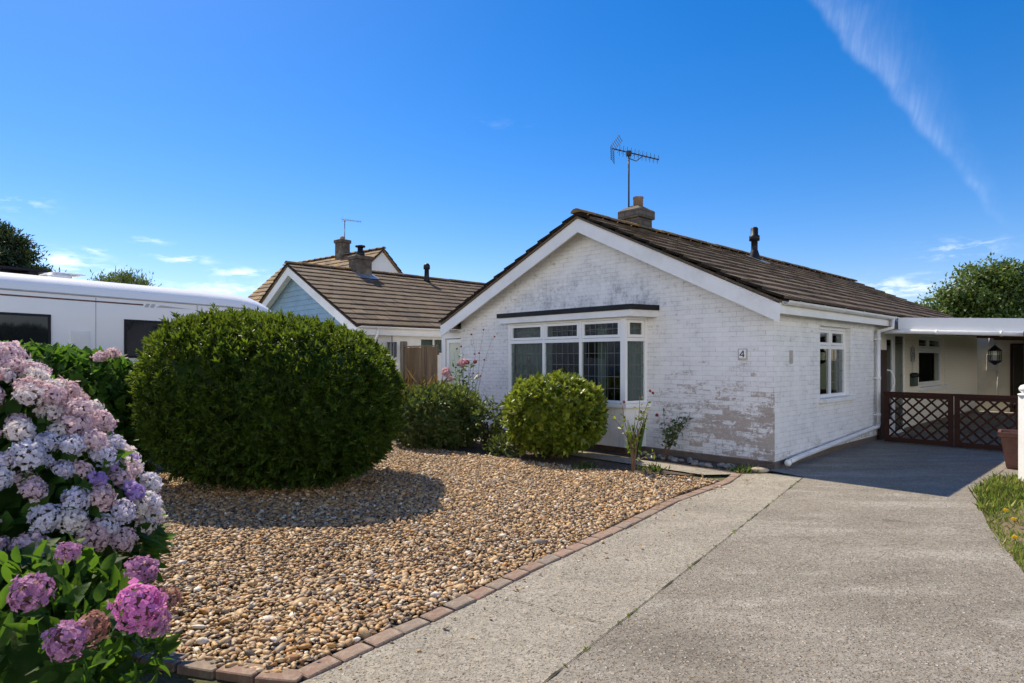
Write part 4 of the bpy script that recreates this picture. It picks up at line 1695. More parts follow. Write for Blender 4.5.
# lantern, wall ornament, letterbox, meter box
lt = empty('hanging_lantern', 'dark glazed lantern hanging from the carport ceiling', 'lantern', tuple(HL(1.54, 6.6, 1.48)), ROT)
lt.scale = (0.72, 0.72, 0.66)
b = MB()
b.lathe([(0.02, 0.0), (0.13, 0.09), (0.15, 0.12), (0.15, 0.14)], n=6)
b.lathe([(0.15, 0.42), (0.16, 0.44), (0.05, 0.56), (0.02, 0.60)], n=6)
for k in range(6):
    a = math.pi * k / 3
    b.tube([(0.142 * math.cos(a), 0.142 * math.sin(a), 0.13), (0.142 * math.cos(a), 0.142 * math.sin(a), 0.43)], 0.009, 5)
b.tube([(0, 0, 0.59), (0, 0, 0.66)], 0.008, 5)
b.build('cage', M['black'], lt)
b = MB()
b.lathe([(0.125, 0.14), (0.125, 0.42)], n=6)
b.build('shade', M['glass'], lt)
fo = empty('wall_ornament', 'round wire ornament on the wall between door and far window', 'ornament', tuple(HL(0.01, 7.02, 1.70)), ROT)
b = MB()
for rr in (0.06, 0.12, 0.17):
    b.tube([(0.012, rr * math.cos(a * 0.3927), rr * math.sin(a * 0.3927)) for a in range(17)], 0.006, 5)
for k in range(8):
    a = k * math.pi / 4
    b.tube([(0.012, 0, 0), (0.012, 0.21 * math.cos(a), 0.21 * math.sin(a))], 0.005, 5)
b.tube([(0.012, 0, -0.17), (0.012, 0, -0.42)], 0.006, 5)
b.build('wire', M['alu'], fo)
lb_ = empty('letterbox', 'small dark green letterbox on the wall below the wire ornament', 'letterbox', tuple(HL(0.0, 7.0, 1.0)), ROT)
b = MB()
b.box(0.002, 0.10, -0.13, 0.13, 0.0, 0.24, bev=0.01)
b.build('box', plain('dark_green_metal', (0.015, 0.035, 0.025), 0.4, 0.2, 5), lb_)
b = MB()
b.tube([(0.06, -0.14, 0.24), (0.06, 0.14, 0.24)], 0.06, 10)
b.build('lid', M['black'], lb_, True)

# garage behind the carport
GA = empty('garage', 'white outbuilding with a dark open doorway at the back of the carport', 'garage', tuple(HL(0, 14.6)), ROT)
b = MB()
wall_pieces(b, lambda u, d, z: Vector((u, d, z)), -0.6, 3.9, 0.0, 2.5, 0.2, [(0.74, 1.62, 0.02, 2.0)])
b.box(-0.6, -0.4, 0.2, 5, 0, 2.5)
b.box(3.7, 3.9, 0.2, 5, 0, 2.5)
b.box(-0.4, 3.7, 4.8, 5, 0, 2.5)
b.build('wall', plain('cream_render', (0.58, 0.53, 0.43), 0.85, 0.08, 2, bump=0.15), GA)
b = MB()
b.box(-0.7, 4.0, -0.05, 5.1, 2.5, 2.6)
b.build('roof', M['felt'], GA)
b = MB()
frame_rect(b, Plane2((0, 0, 0), (1, 0, 0), (0, -1, 0)), 0.69, 1.67, 0.0, 2.06, 0.06, -0.1, 0.02)
b.build('door_frame', M['gate'], GA)
mbx = empty('meter_box', 'pale electricity meter box with conduit on the outbuilding wall left of its dark doorway', 'meter box', tuple(HL(0.30, 14.598, 1.25)), ROT - math.pi / 2)
b = MB()
b.box(0.002, 0.14, -0.16, 0.16, 0, 0.5, bev=0.01)
b.build('case', plain('pale_meter_case', (0.5, 0.48, 0.43), 0.5, 0.1, 4), mbx)
b = MB()
b.tube([(0.05, 0.1, 0.0), (0.05, 0.1, -0.9)], 0.02, 6)
b.tube([(0.05, -0.1, 0.75), (0.05, -0.1, 1.0)], 0.02, 6)
b.build('conduit', M['mh_trim'], mbx, True)

# white gatepost, planter
gpt = empty('gatepost', 'white square gatepost with rounded cap at the edge of the grass', 'gatepost', (6.51, 7.82, 0), R(-12))
gpt.scale = (1, 1, 0.965)
b = MB()
b.box(-0.075, 0.075, -0.075, 0.075, -0.01, 1.17, bev=0.008)
b.build('shaft', M['white_wood'], gpt)
b = MB()
b.lathe([(0.06, 1.17), (0.10, 1.172), (0.105, 1.20), (0.06, 1.215), (0.09, 1.245), (0.095, 1.275), (0.075, 1.31), (0.03, 1.33)], n=14)
b.build('cap', M['white_wood'], gpt, True)
plw = G(1021, 470)
pt = empty('planter', 'square flared dark terracotta planter standing by the white gatepost', 'planter', (plw[0], plw[1], 0.02), R(-40))
b = MB()
o_, i_ = 0.24, 0.21
prof = [(0.15, 0.0), (0.165, 0.03), (0.225, 0.46), (0.255, 0.465), (0.26, 0.53), (0.225, 0.53), (0.20, 0.40)]
P = []
for (r_, z_) in prof:
    P += [(-r_, -r_, z_), (r_, -r_, z_), (r_, r_, z_), (-r_, r_, z_)]
Fc = [(3, 2, 1, 0)]
for i in range(len(prof) - 1):
    for j in range(4):
        Fc.append((i * 4 + j, i * 4 + (j + 1) % 4, i * 4 + 4 + (j + 1) % 4, i * 4 + 4 + j))
b.add(P, Fc)
b.build('pot', M['terracotta'], pt)
b = MB()
b.quad((-0.205, -0.205, 0.43), (0.205, -0.205, 0.43), (0.205, 0.205, 0.43), (-0.205, 0.205, 0.43))
b.build('compost', M['soil'], pt)

# ------------------------------------------------------------------ wooden fence between the houses
FN = empty('wooden_fence', 'weathered close board fence panel with square post between the bungalows', 'fence', tuple(HL(-8.04, -0.02)), ROT)
b = MB()
x = -0.02
while x > -1.30:
    wd = 0.10
    z1 = 1.89 + random.uniform(-0.008, 0.008)
    b.box(x - wd, x, -0.012 + random.uniform(-0.004, 0.004), 0.006, 0.04, z1)
    x -= wd + 0.006
b.build('boards', M['fence'], FN)
b = MB()
for z in (0.3, 1.0, 1.7):
    b.box(-1.37, -0.01, 0.012, 0.05, z, z + 0.08)
b.box(-1.37, -0.01, -0.03, 0.03, 1.902, 1.93)
b.build('rails', M['fence'], FN)
b = MB()
b.box(-1.52, -1.38, -0.07, 0.07, 0.0, 2.05, bev=0.008)
b.build('post', M['post'], FN)

# ------------------------------------------------------------------ neighbouring bungalow
NP = HL(-9.85, -0.98)
NB = empty('blue_gable_bungalow', 'neighbouring bungalow with pale blue weatherboard gable and brown tiled roof', 'house', tuple(NP), ROT)
NL = 11.5
ztop = 2.30
XA_MAIN, ZA_MAIN = XA, ZA
XA, ZA = -3.72, 4.36
gab = [(WL, WALLTOP), (0, WALLTOP), (0, roof_z(0) - 0.07), (XA, ZA - 0.08), (WL, roof_z(WL) - 0.07)]
b = MB()
b.box(WL, 0, 0.02, 0.25, 0, ztop)
b.prism([(p[0], 0.02, p[1]) for p in gab], (0, 0.23, 0))
wall_pieces(b, lambda u, d, z: Vector((-d, u, z)), 0.25, NL, 0, 2.33, 0.25, [(1.75, 2.75, 1.72, 2.18)])
b.box(WL, WL + 0.25, 0.25, NL, 0, 2.36)
b.box(WL, 0, NL, NL + 0.25, 0, 2.36)
b.prism([(p[0], NL, p[1]) for p in gab], (0, 0.25, 0))
b.build('wall', M['white_wall'], NB)
b = MB()
z = 1.2
while z < ZA - 0.1:
    z2 = z + 0.15
    lo_l = max(WL, XL + (z + 0.1 - ZE) / (ZA - ZE) * (XA - XL))
    lo_r = min(0, XR - (z + 0.1 - ZE) / (ZA - ZE) * (XR - XA))
    hi_l = max(WL, XL + (z2 + 0.1 - ZE) / (ZA - ZE) * (XA - XL))
    hi_r = min(0, XR - (z2 + 0.1 - ZE) / (ZA - ZE) * (XR - XA))
    if hi_l < hi_r:
        q = [(lo_l, -0.022, z), (lo_r, -0.022, z), (hi_r, 0.0, z2 + 0.012), (hi_l, 0.0, z2 + 0.012)]
        b.prism(q, (0, 0.018, 0))
    z = z2
b.build('weatherboards', M['blue'], NB)
gable_roof(NB, XL, XR + 0.06, XA, ZE, ZA, -0.34, NL + 0.45, M['tile'], M['ridge'])
barge(NB, XR, XA, ZE, ZA, -0.29, M['white_wood'])
barge(NB, XL, XA, ZE, ZA, -0.29, M['white_wood'])
b = MB()
b.box(XR - 0.022, XR, -0.26, NL, 2.20, 2.42)
b.box(XL, XL + 0.022, -0.26, NL, 2.20, 2.42)
b.build('fascia', M['white_wood'], NB)
b = MB()
b.box(0.002, XR - 0.024, -0.26, NL, 2.262, 2.275)
for xe in (XR, XL):
    sg = 1 if xe > XA else -1
    sl_ = (ZA - ZE) / abs(xe - XA)
    xs = xe - sg * 0.5
    zz = lambda x: ZE + abs(xe - x) * sl_ - 0.20
    P = [(xs, -0.257, zz(xs)), (XA, -0.257, zz(XA)), (XA, -0.257, zz(XA) + 0.012), (xs, -0.257, zz(xs) + 0.012)]
    b.prism(P if sg < 0 else P[::-1], (0, 0.23, 0))
b.build('soffit', M['white_wood'], NB)
gutter(NB, XR + 0.002, 2.41, -0.24, NL, M['gutter'], brackets=False)
b = MB()
b.tube([(0.26, 0.28, 2.36), (0.26, 0.28, 2.24), (0.08, 0.28, 2.05), (0.08, 0.28, 0.1)], 0.038, 8)
b.build('downpipe', M['gutter'], NB, True)
b = MB()
pl = Plane2((-0.08, 0, 0), (0, 1, 0), (1, 0, 0))
frame_rect(b, pl, 1.75, 2.75, 1.72, 2.18, 0.05, -0.06, 0.0)
pl.box(b, 2.20, 2.25, -0.06, -0.003, 1.77, 2.13)
wo = b.build('window', M['upvc'], NB)
b = MB()
pl.box(b, 1.80, 2.20, -0.034, -0.03, 1.77, 2.13)
pl.box(b, 2.25, 2.70, -0.034, -0.03, 1.77, 2.13)
b.build('pane', M['glass'], wo)
curtain(pl, 1.78, 2.73, 1.74, 2.16, -0.10, 0.01, 0.09, 'net_curtain', M['net'], wo)
# ridge chimney with cowl
nx, ny = XA + 0.14, 1.97
b = MB()
b.box(nx - 0.24, nx + 0.24, ny - 0.27, ny + 0.27, 3.8, 4.68, bev=0.01)
b.box(nx - 0.285, nx + 0.285, ny - 0.315, ny + 0.315, 4.68, 4.80, bev=0.02)
chn = b.build('chimney', M['stack'], NB)
b = MB()
b.lathe([(0.14, 4.80), (0.13, 4.94), (0.085, 4.96), (0.085, 5.09)], (nx, ny, 0), 12)
b.lathe([(0.15, 5.09), (0.16, 5.115), (0.15, 5.14), (0.05, 5.16)], (nx, ny, 0), 12)
b.build('chimney_pot', M['black'], chn, True)
b = MB()
b.box(-0.2, 0.25, -0.34, 0.34, -0.004, 0.004, M=Matrix.Translation((nx + 0.33, ny, roof_z(nx + 0.33) + 0.05)) @ Matrix.Rotation(math.atan((ZA - ZE) / (XR - XA)), 4, 'Y'))
b.build('flashing', M['lead'], chn)
b = MB()
fx, fy = XA + 0.35, 4.35
fz = roof_z(fx)
b.lathe([(0.14, fz - 0.05), (0.085, fz + 0.12), (0.075, fz + 0.42), (0.11, fz + 0.43), (0.11, fz + 0.55), (0.07, fz + 0.62)], (fx, fy, 0), 12)
b.build('flue_pipe', M['black'], NB, True)
# wind chime under the neighbour's eave
wc = empty('wind_chime', 'dark wind chime hanging under the eave of the blue gabled bungalow', 'wind chime', tuple(NP + BX * 0.16 + BY * 0.74 + Vector((0, 0, 1.74))), ROT)
b = MB()
b.tube([(0, 0, 0.28), (0, 0, 0.62)], 0.012, 5)
b.build('cord', M['stem_brown'], wc)
b = MB()
for k in range(5):
    a = k * 1.257
    b.tube([(0.1 * math.cos(a), 0.1 * math.sin(a), 0.27), (0.1 * math.cos(a), 0.1 * math.sin(a), -0.12 + 0.03 * k)], 0.022, 6)
b.lathe([(0.13, 0.27), (0.13, 0.29)], n=10)
b.build('tubes', plain('dark_blue_grey_tube', (0.07, 0.08, 0.10), 0.4, 0.2, 5, metal=0.6), wc)

XA, ZA = XA_MAIN, ZA_MAIN

# ------------------------------------------------------------------ house behind, steeper roof
yA = 27.0
xA = (384 - 512) / F * yA
rd = Vector((-0.775, 0.632, 0)).normalized()
TB = empty('far_house', 'house behind with steep mossy tiled roof and white end gable', 'house', (xA, yA, 0), math.atan2(-rd.y, -rd.x) + math.pi / 2 + math.pi)
# local: ridge along +y (away from the visible gable at y = 0)
ang = math.atan2(rd.y, rd.x) - math.pi / 2
TB.rotation_euler = (0, 0, ang)
za, hw2, ze2 = 6.42, 3.6, 3.1
b = MB()
b.box(-hw2 + 0.1, hw2 - 0.1, 0.12, 7.8, 0, ze2)
b.prism([(-hw2 + 0.1, 0.12, ze2), (hw2 - 0.1, 0.12, ze2), (0, 0.12, za - 0.12)], (0, 7.68, 0))
b.build('wall', plain('white_clad_gable', (0.72, 0.74, 0.75), 0.7, 0.05, 1.5, bump=0.05), TB)
gable_roof(TB, -hw2, hw2, 0, ze2, za, 0.0, 8.0, M['tile_moss'], M['ridge'])
b = MB()
b.box(-0.24, 0.24, 2.75, 3.25, 5.8, 6.98, bev=0.01)
b.box(-0.29, 0.29, 2.70, 3.30, 6.98, 7.14, bev=0.02)
cho = b.build('chimney', M['stack'], TB)
b = MB()
b.lathe([(0.13, 7.14), (0.11, 7.30), (0.09, 7.30)], (0, 3.0, 0), 12)
b.build('chimney_pot', M['pot'], cho, True)
pA = Vector((xA, yA, 0)) + rd * 3.0
a2 = empty('tv_aerial', 'small thin television aerial on the far house chimney', 'aerial', (pA.x + 0.1, pA.y, 7.12), 0)
yagi(a2, 0.95, (0.97, -0.25), 0.95, 7, 0.22, M['alu'], M['alu'], droop=-0.16, mast_r=0.022, refl=False, frac=0.12)

# ------------------------------------------------------------------ motorhome
MD = Vector((0.511, 0.859, 0)).normalized()
MH = empty('motorhome', 'white motorhome with dark windows parked behind the hydrangea hedge', 'motorhome', (-7.02, 8.5, 0), math.atan2(MD.y, MD.x))
# local: x forward along the side, y to the left (away from camera side), side face at y = 0
WM = 2.3


def ring(zt, zs, tuck=0.0, inset=0.0):
    """half profile from the sill up over the roof; zt crown height, zs shoulder"""
    k = zt - zs
    pts_ = [(tuck, 0.42), (inset * 0.3, 0.75), (inset, zs - 0.35), (inset, zs), (inset + 0.03, zs + 0.10 * k / 0.3), (inset + 0.10, zs + 0.60 * k), (inset + 0.24, zs + 0.86 * k), (inset + 0.5, zt - 0.01), (WM / 2, zt)]
    full = pts_ + [(WM - y, z) for (y, z) in pts_[-2::-1]]
    return full


secs = [(-3.6, 2.55, 2.3, .1), (-3.5, 2.78, 2.50, .02), (-3.35, 2.85, 2.58, 0), (0, 2.86, 2.58, 0), (3.0, 2.88, 2.58, 0), (3.7, 2.87, 2.57, 0.0), (4.10, 2.83, 2.53, 0.01), (4.42, 2.73, 2.45, 0.03), (4.64, 2.59, 2.34, 0.06), (4.80, 2.40, 2.16, 0.10), (4.88, 2.15, 1.95, 0.14), (4.92, 1.9, 1.75, 0.18)]
b = MB()
P = []
nr_ = None
for (xx, zt, zs, ins) in secs:
    rg = ring(zt, zs, 0.03 + ins, ins)
    nr_ = len(rg)
    P += [(xx, y, z) for (y, z) in rg]
Fc = []
for i in range(len(secs) - 1):
    for j in range(nr_ - 1):
        Fc.append((i * nr_ + j, (i + 1) * nr_ + j, (i + 1) * nr_ + j + 1, i * nr_ + j + 1))
    Fc.append((i * nr_ + nr_ - 1, (i + 1) * nr_ + nr_ - 1, (i + 1) * nr_, i * nr_))
Fc.append(tuple(range(nr_)))
Fc.append(tuple(range(len(secs) * nr_ - 1, (len(secs) - 1) * nr_ - 1, -1)))
b.add(P, Fc)
# low cab nose in front of the overcab
cab = [(4.6, 0.45), (6.1, 0.45), (6.15, 0.8), (5.95, 1.05), (5.4, 1.2), (4.9, 1.85), (4.6, 1.9)]
b.prism([(x_, 0.2, z_) for (x_, z_) in cab], (0, WM - 0.4, 0))
mo = b.build('body', M['mh_body'], MH)
for p in mo.data.polygons:
    p.use_smooth = True
md_ = mo.modifiers.new('edges', 'EDGE_SPLIT')
md_.split_angle = R(38)
b = MB()
b.tube([(-3.4, -0.006, 2.565), (3.5, -0.006, 2.565), (3.9, -0.002, 2.545), (4.2, 0.01, 2.49)], 0.014, 6)
b.tube([(2.85, -0.004, 2.55), (2.87, -0.004, 1.9), (2.87, 0.0, 0.8)], 0.009, 6)
b.build('seam_trim', M['mh_trim'], MH)
b = MB()
for xs_ in (-2.4, 1.2):
    b.box(xs_, xs_ + 0.012, -0.004, 0.003, 0.5, 2.54)
b.box(-3.4, 3.6, -0.012, 0.004, 0.62, 0.66)
b.build('panel_seam', M['mh_trim'], MH)
b = MB()
b.box(0.85, 1.12, -0.016, 0.003, 1.72, 2.02, bev=0.004)
for k in range(6):
    b.box(0.875, 1.095, -0.024, -0.016, 1.75 + k * 0.042, 1.772 + k * 0.042)
b.build('fridge_vent', M['upvc'], MH)
b = MB()
b.box(-3.4, 1.92, -0.006, 0.004, 2.475, 2.497)
b.build('stripe', M['mh_stripe'], MH)
b = MB()
for k, (x0_, x1_) in enumerate(((1.94, 2.00), (2.03, 2.09))):
    b.prism([(x0_, -0.005, 2.45), (x1_, -0.005, 2.45), (x1_ + 0.03, -0.005, 2.51), (x0_ + 0.03, -0.005, 2.51)], (0, 0.008, 0))
b.prism([(2.13, -0.005, 2.46), (2.75, -0.005, 2.470), (2.2, -0.005, 2.50)], (0, 0.008, 0))
b.build('emblem', M['mh_trim'], MH)
for (x0_, x1_, z0_, z1_) in ((-1.35, 0.60, 1.68, 2.245), (1.62, 2.27, 1.62, 2.235)):
    b = MB()
    pw = Plane2((0, 0, 0), (1, 0, 0), (0, -1, 0))
    frame_rect(b, pw, x0_, x1_, z0_, z1_, 0.035, -0.01, 0.022)
    wo = b.build('window', M['black'], MH)
    b = MB()
    pw.box(b, x0_ + 0.035, x1_ - 0.035, -0.01, 0.014, z0_ + 0.035, z1_ - 0.035)
    b.build('pane', M['mh_glass'], wo)
b = MB()
b.box(0.72, 1.05, 0.35, 0.75, 2.80, 2.90, bev=0.03)
b.box(0.80, 1.25, 0.37, 0.73, 2.905, 2.925, bev=0.008)
b.build('roof_vent', M['upvc'], MH)
b = MB()
b.box(-1.9, 0.72, 0.40, 1.10, 2.90, 2.935)
for xx in (-1.7, -0.9, -0.1, 0.5):
    b.box(xx, xx + 0.12, 0.42, 1.08, 2.80, 2.899)
b.build('solar_panel', M['solar'], MH)
for xx in (-2.0, 5.2):
    for yy in (0.0, WM - 0.22):
        b = MB()
        Mw = Matrix.Translation((xx, yy + 0.02, 0.33)) @ Matrix.Rotation(R(-90), 4, 'X')
        bb = MB()
        bb.lathe([(0.20, 0.0), (0.31, 0.0), (0.335, 0.03), (0.335, 0.17), (0.31, 0.2), (0.2, 0.2)], n=20)
        b.add([Mw @ Vector(p) for p in bb.v], bb.f)
        b.build('wheel', M['rubber'], MH, True)


# ------------------------------------------------------------------ planting
M['leaf_big'] = leaf_mat('dark_glossy_leaf', [(0.014, 0.034, 0.006), (0.023, 0.056, 0.008), (0.040, 0.085, 0.010), (0.10, 0.155, 0.016)], 0.46, 0.36, (0.28, 0.38, 0.02), 0.3)
M['leaf_round'] = leaf_mat('yellow_green_leaf', [(0.065, 0.115, 0.010), (0.11, 0.17, 0.015), (0.19, 0.24, 0.022), (0.30, 0.31, 0.04)], 0.40, 0.40, (0.30, 0.36, 0.03))
M['leaf_hyd'] = leaf_mat('hydrangea_leaf', [(0.018, 0.055, 0.009), (0.034, 0.092, 0.014), (0.07, 0.16, 0.022)], 0.55, 0.40, (0.20, 0.42, 0.03), 0.2, 0.5)
M['leaf_hyd_dark'] = leaf_mat('deep_green_hydrangea_leaf', [(0.013, 0.040, 0.007), (0.026, 0.074, 0.010), (0.070, 0.155, 0.02)], 0.55, 0.42, (0.22, 0.44, 0.03), 0.2, 0.6)
M['leaf_mix'] = leaf_mat('shrub_leaf', [(0.035, 0.065, 0.015), (0.06, 0.10, 0.022), (0.09, 0.135, 0.03), (0.14, 0.15, 0.045)], 0.5, 0.3, (0.24, 0.32, 0.05))
M['leaf_rose'] = leaf_mat('rose_leaf', [(0.03, 0.06, 0.015), (0.055, 0.10, 0.02), (0.10, 0.13, 0.03)], 0.42, 0.3)
M['leaf_tree'] = leaf_mat('tree_leaf', [(0.040, 0.070, 0.012), (0.065, 0.11, 0.018), (0.10, 0.15, 0.025)], 0.5, 0.3, (0.24, 0.34, 0.04))
M['leaf_pine'] = leaf_mat('pine_needle', [(0.010, 0.022, 0.010), (0.018, 0.036, 0.014), (0.03, 0.05, 0.018)], 0.6, 0.12)
M['leaf_willow'] = leaf_mat('olive_leaf', [(0.08, 0.10, 0.035), (0.11, 0.13, 0.05), (0.15, 0.15, 0.06)], 0.6, 0.3)
M['blade'] = leaf_mat('grass_blade', [(0.10, 0.19, 0.02), (0.17, 0.26, 0.03), (0.28, 0.31, 0.06), (0.48, 0.40, 0.17)], 0.6, 0.45, (0.3, 0.4, 0.05))
M['blade_dry'] = leaf_mat('dry_stalk', [(0.20, 0.12, 0.04), (0.28, 0.18, 0.06), (0.16, 0.10, 0.03)], 0.7, 0.3, (0.35, 0.2, 0.05))
M['iris'] = leaf_mat('sword_leaf', [(0.07, 0.16, 0.025), (0.12, 0.22, 0.04)], 0.45, 0.4)


def sprigs(n, cl, r, p, zmin, seed, amp, freq, depth, per, up, spread, open_):
    """whorls of leaves on short shoots standing out of the shell"""
    P, N = shell(n, cl, r, p, zmin, seed, amp, depth, freq)
    A = unit(N * 0.75 + np.array([0, 0, up]) + rand_dirs(n) * spread)
    P = P + A * (np.maximum(0, rng.uniform(-1.6, 1.0, n)) ** 3 * 0.10)[:, None]
    T0 = unit(np.cross(A, rand_dirs(n)))
    B0 = np.cross(A, T0)
    k = np.tile(np.arange(per), n)
    who = np.repeat(np.arange(n), per)
    ph = k * 2.39996 + rng.uniform(0, 0.8, n * per)
    f = (k + 0.5) / per
    rad = T0[who] * np.cos(ph)[:, None] + B0[who] * np.sin(ph)[:, None]
    D = unit(A[who] * (0.35 + 0.9 * f)[:, None] + rad * (open_ * (1.15 - 0.7 * f))[:, None] + rand_dirs(n * per) * 0.15)
    PP = P[who] + A[who] * (f * 0.06 - 0.03)[:, None]
    NN = unit(A[who] * 1.0 - rad * 0.35 + rand_dirs(n * per) * 0.2)
    return PP, D, NN, who


def bush(name, label, cat, c, r, p, n, L, W, mat, zmin=0.05, seed=1, amp=0.03, freq=3.0, depth=0.16, up=0.35, spread=0.7, tmpl=T_FOLD, core=0.85, trunk=True, flat=0.0, group=None, tilt=0.0, per=0, open_=0.9):
    base = (c[0], c[1], 0)
    root = empty(name, label, cat, base, 0, group)
    cl = (0, 0, c[2])
    if per:
        P, D, NN, who = sprigs(n, cl, r, p, zmin, seed, amp, freq, depth, per, up, spread, open_)
        P[:, 2] *= 1 - tilt * P[:, 0] / r[0]
        sz = rng.uniform(0.72, 1.25, n)[who] * rng.uniform(0.8, 1.15, n * per)
        leaves('foliage', P, D, NN, L * sz, W * sz, mat, root, tmpl)
    P, N = shell(n if not per else 400, cl, r, p, zmin, seed, amp, depth, freq)
    P[:, 2] *= 1 - tilt * P[:, 0] / r[0]
    if not per:
        D = N * (0.75 - flat) + np.array([0, 0, up]) + rand_dirs(n) * spread
        NN = unit(N + np.array([0, 0, 0.5]) + rand_dirs(n) * 0.5)
        Ls = L * rng.uniform(0.7, 1.3, n)
        Ws = W * rng.uniform(0.75, 1.25, n)
        leaves('foliage', P, D, NN, Ls, Ws, mat, root, tmpl)
    if core:
        co_ = ellipsoid_core('inner_foliage', cl, r, p, mat, root, core, max(zmin, 0.02), seed, amp, freq)
        for v_ in co_.data.vertices:
            v_.co.z *= 1 - tilt * v_.co.x / r[0]
    if trunk:
        b = MB()
        for k in range(5):
            a = k * 1.25 + seed
            rr = min(r[0], r[1]) * 0.35
            b.tube([(0.05 * math.cos(a), 0.05 * math.sin(a), -0.02), (rr * 0.6 * math.cos(a), rr * 0.6 * math.sin(a), c[2] * 0.5), (rr * math.cos(a), rr * math.sin(a), c[2])], [0.035, 0.025, 0.012], 6)
        b.build('stems', M['bark'], root)
    return root


bb = bush('clipped_shrub', 'large dark green clipped shrub like a broad drum, standing in the gravel', 'shrub', (-2.98, 7.95, 1.08), (1.47, 1.28, 0.99), 3.0, 8600, 0.085, 0.027, M['leaf_big'], 0.12, 5, 0.034, 5.0, 0.17, 0.45, 0.6, core=0.82, tilt=0.075, per=8, open_=0.75)
bush('clipped_shrub', 'smaller yellow green clipped round shrub in front of the bay window', 'shrub', (0.68, 10.0, 0.71), (0.75, 0.70, 0.56), 2.6, 1700, 0.095, 0.058, M['leaf_round'], 0.10, 9, 0.04, 3.0, 0.18, 0.25, 0.6, core=0.8, per=6, open_=1.3)

# board lying under the big shrub
wb = G(226, 487)
b = MB()
b.box(-0.28, 0.28, -0.04, 0.04, 0.0, 0.09, bev=0.006)
o = b.build('timber_offcut', M['post'])
o.location = (wb[0], wb[1] - 0.02, 0.03)
o.rotation_euler = (0.1, 0, R(-8))
tag(o, 'short grey timber offcut lying under the large clipped shrub', 'timber')

# hydrangea hedge in front of the motorhome
hh = bush('hydrangea_hedge', 'leafy green hydrangea hedge in front of the motorhome', 'hedge', (-6.45, 7.75, 0.75), (1.85, 0.65, 0.94), 3.6, 8500, 0.14, 0.085, M['leaf_hyd'], 0.08, 13, 0.05, 4.0, 0.22, 0.3, 0.75, T_BROAD, core=0.8)


# flower heads
def floret_head(name, n, R_, pet, mat, flat=0.8, seed=3):
    r = np.random.default_rng(seed)
    k = np.arange(n)
    ph = k * 2.39996
    z = 1 - 1.55 * (k + 0.5) / n
    rr = np.sqrt(np.maximum(0, 1 - z * z))
    D = np.stack([rr * np.cos(ph), rr * np.sin(ph), z], 1)
    D = unit(D + r.normal(0, 0.10, D.shape))
    C = D * (R_ * (1 + r.normal(0, 0.14, n)))[:, None] * np.array([1, 1, flat])
    T0 = unit(np.cross(D, r.normal(size=(n, 3))))
    B0 = np.cross(D, T0)
    V, T = [], []
    for i in range(n):
        tilt = r.normal(0, 0.42, 3)
        nn = unit(D[i] + tilt)
        a0 = r.uniform(0, 6.28)
        x_ = unit(np.cross(nn, T0[i] + 0.01))
        y__ = np.cross(nn, x_)
        s = pet * r.uniform(0.8, 1.2)
        for q in range(4):
            a = a0 + q * 1.5708
            d = x_ * math.cos(a) + y__ * math.sin(a)
            e = -x_ * math.sin(a) + y__ * math.cos(a)
            o_ = len(V)
            lift = r.uniform(-0.1, 0.75) * s
            V += [C[i] + nn * 0.0, C[i] + d * s * 0.55 + e * s * 0.48 + nn * lift * 0.6, C[i] + d * s + nn * lift * 0.5, C[i] + d * s * 0.55 - e * s * 0.48 + nn * lift * 0.6]
            T += [(o_, o_ + 1, o_ + 2), (o_, o_ + 2, o_ + 3)]
    # dark core that deepens the gaps is added in flower_head
    me_ = (np.array(V), np.array(T))
    return me_


def petal_mat(name, cols, trans=0.35, back=(0.5, 0.35, 0.25)):
    m, nt, b = new_mat(name)
    t = NT(nt)
    r = t.n('ShaderNodeNewGeometry').outputs['Random Per Island']
    oi = t.n('ShaderNodeObjectInfo').outputs['Random']
    f = t.math('FRACT', t.math('ADD', t.math('MULTIPLY', r, 0.45), t.math('MULTIPLY', oi, 0.62)))
    n = len(cols)
    c = t.ramp(f, [(i / (n - 1), cc) for i, cc in enumerate(cols)])
    br = t.math('GREATER_THAN', r, 0.94)
    c = t.mix(t.math('MULTIPLY', br, 0.7), c, back)
    t.l(c, b.inputs['Base Color'])
    b.inputs['Roughness'].default_value = 0.6
    b.inputs['Specular IOR Level'].default_value = 0.2
    tr = t.n('ShaderNodeBsdfTranslucent')
    t.l(c, tr.inputs['Color'])
    mx = t.n('ShaderNodeMixShader')
    mx.inputs[0].default_value = trans
    t.l(b.outputs[0], mx.inputs[1])
    t.l(tr.outputs[0], mx.inputs[2])
    t.l(mx.outputs[0], nt.nodes['Material Output'].inputs['Surface'])
    return m


PM = {
    'pale': petal_mat('pale_pink_petal', [(0.64, 0.40, 0.44), (0.78, 0.60, 0.60), (0.68, 0.50, 0.58), (0.82, 0.70, 0.68)]),
    'cream': petal_mat('cream_pink_petal', [(0.78, 0.70, 0.66), (0.82, 0.76, 0.74), (0.70, 0.58, 0.60)]),
    'lilac': petal_mat('lilac_blue_petal', [(0.56, 0.54, 0.74), (0.68, 0.67, 0.78), (0.76, 0.73, 0.78), (0.50, 0.45, 0.68)]),
    'violet': petal_mat('violet_petal', [(0.34, 0.22, 0.55), (0.42, 0.30, 0.62), (0.5, 0.38, 0.62)]),
    'pink': petal_mat('vivid_pink_petal', [(0.62, 0.16, 0.45), (0.70, 0.25, 0.55), (0.58, 0.20, 0.50)]),
    'mauve': petal_mat('mauve_petal', [(0.40, 0.17, 0.34), (0.48, 0.24, 0.42), (0.36, 0.16, 0.30)]),
    'dried': petal_mat('dried_brown_petal', [(0.30, 0.15, 0.12), (0.38, 0.20, 0.16), (0.33, 0.16, 0.18)]),
}
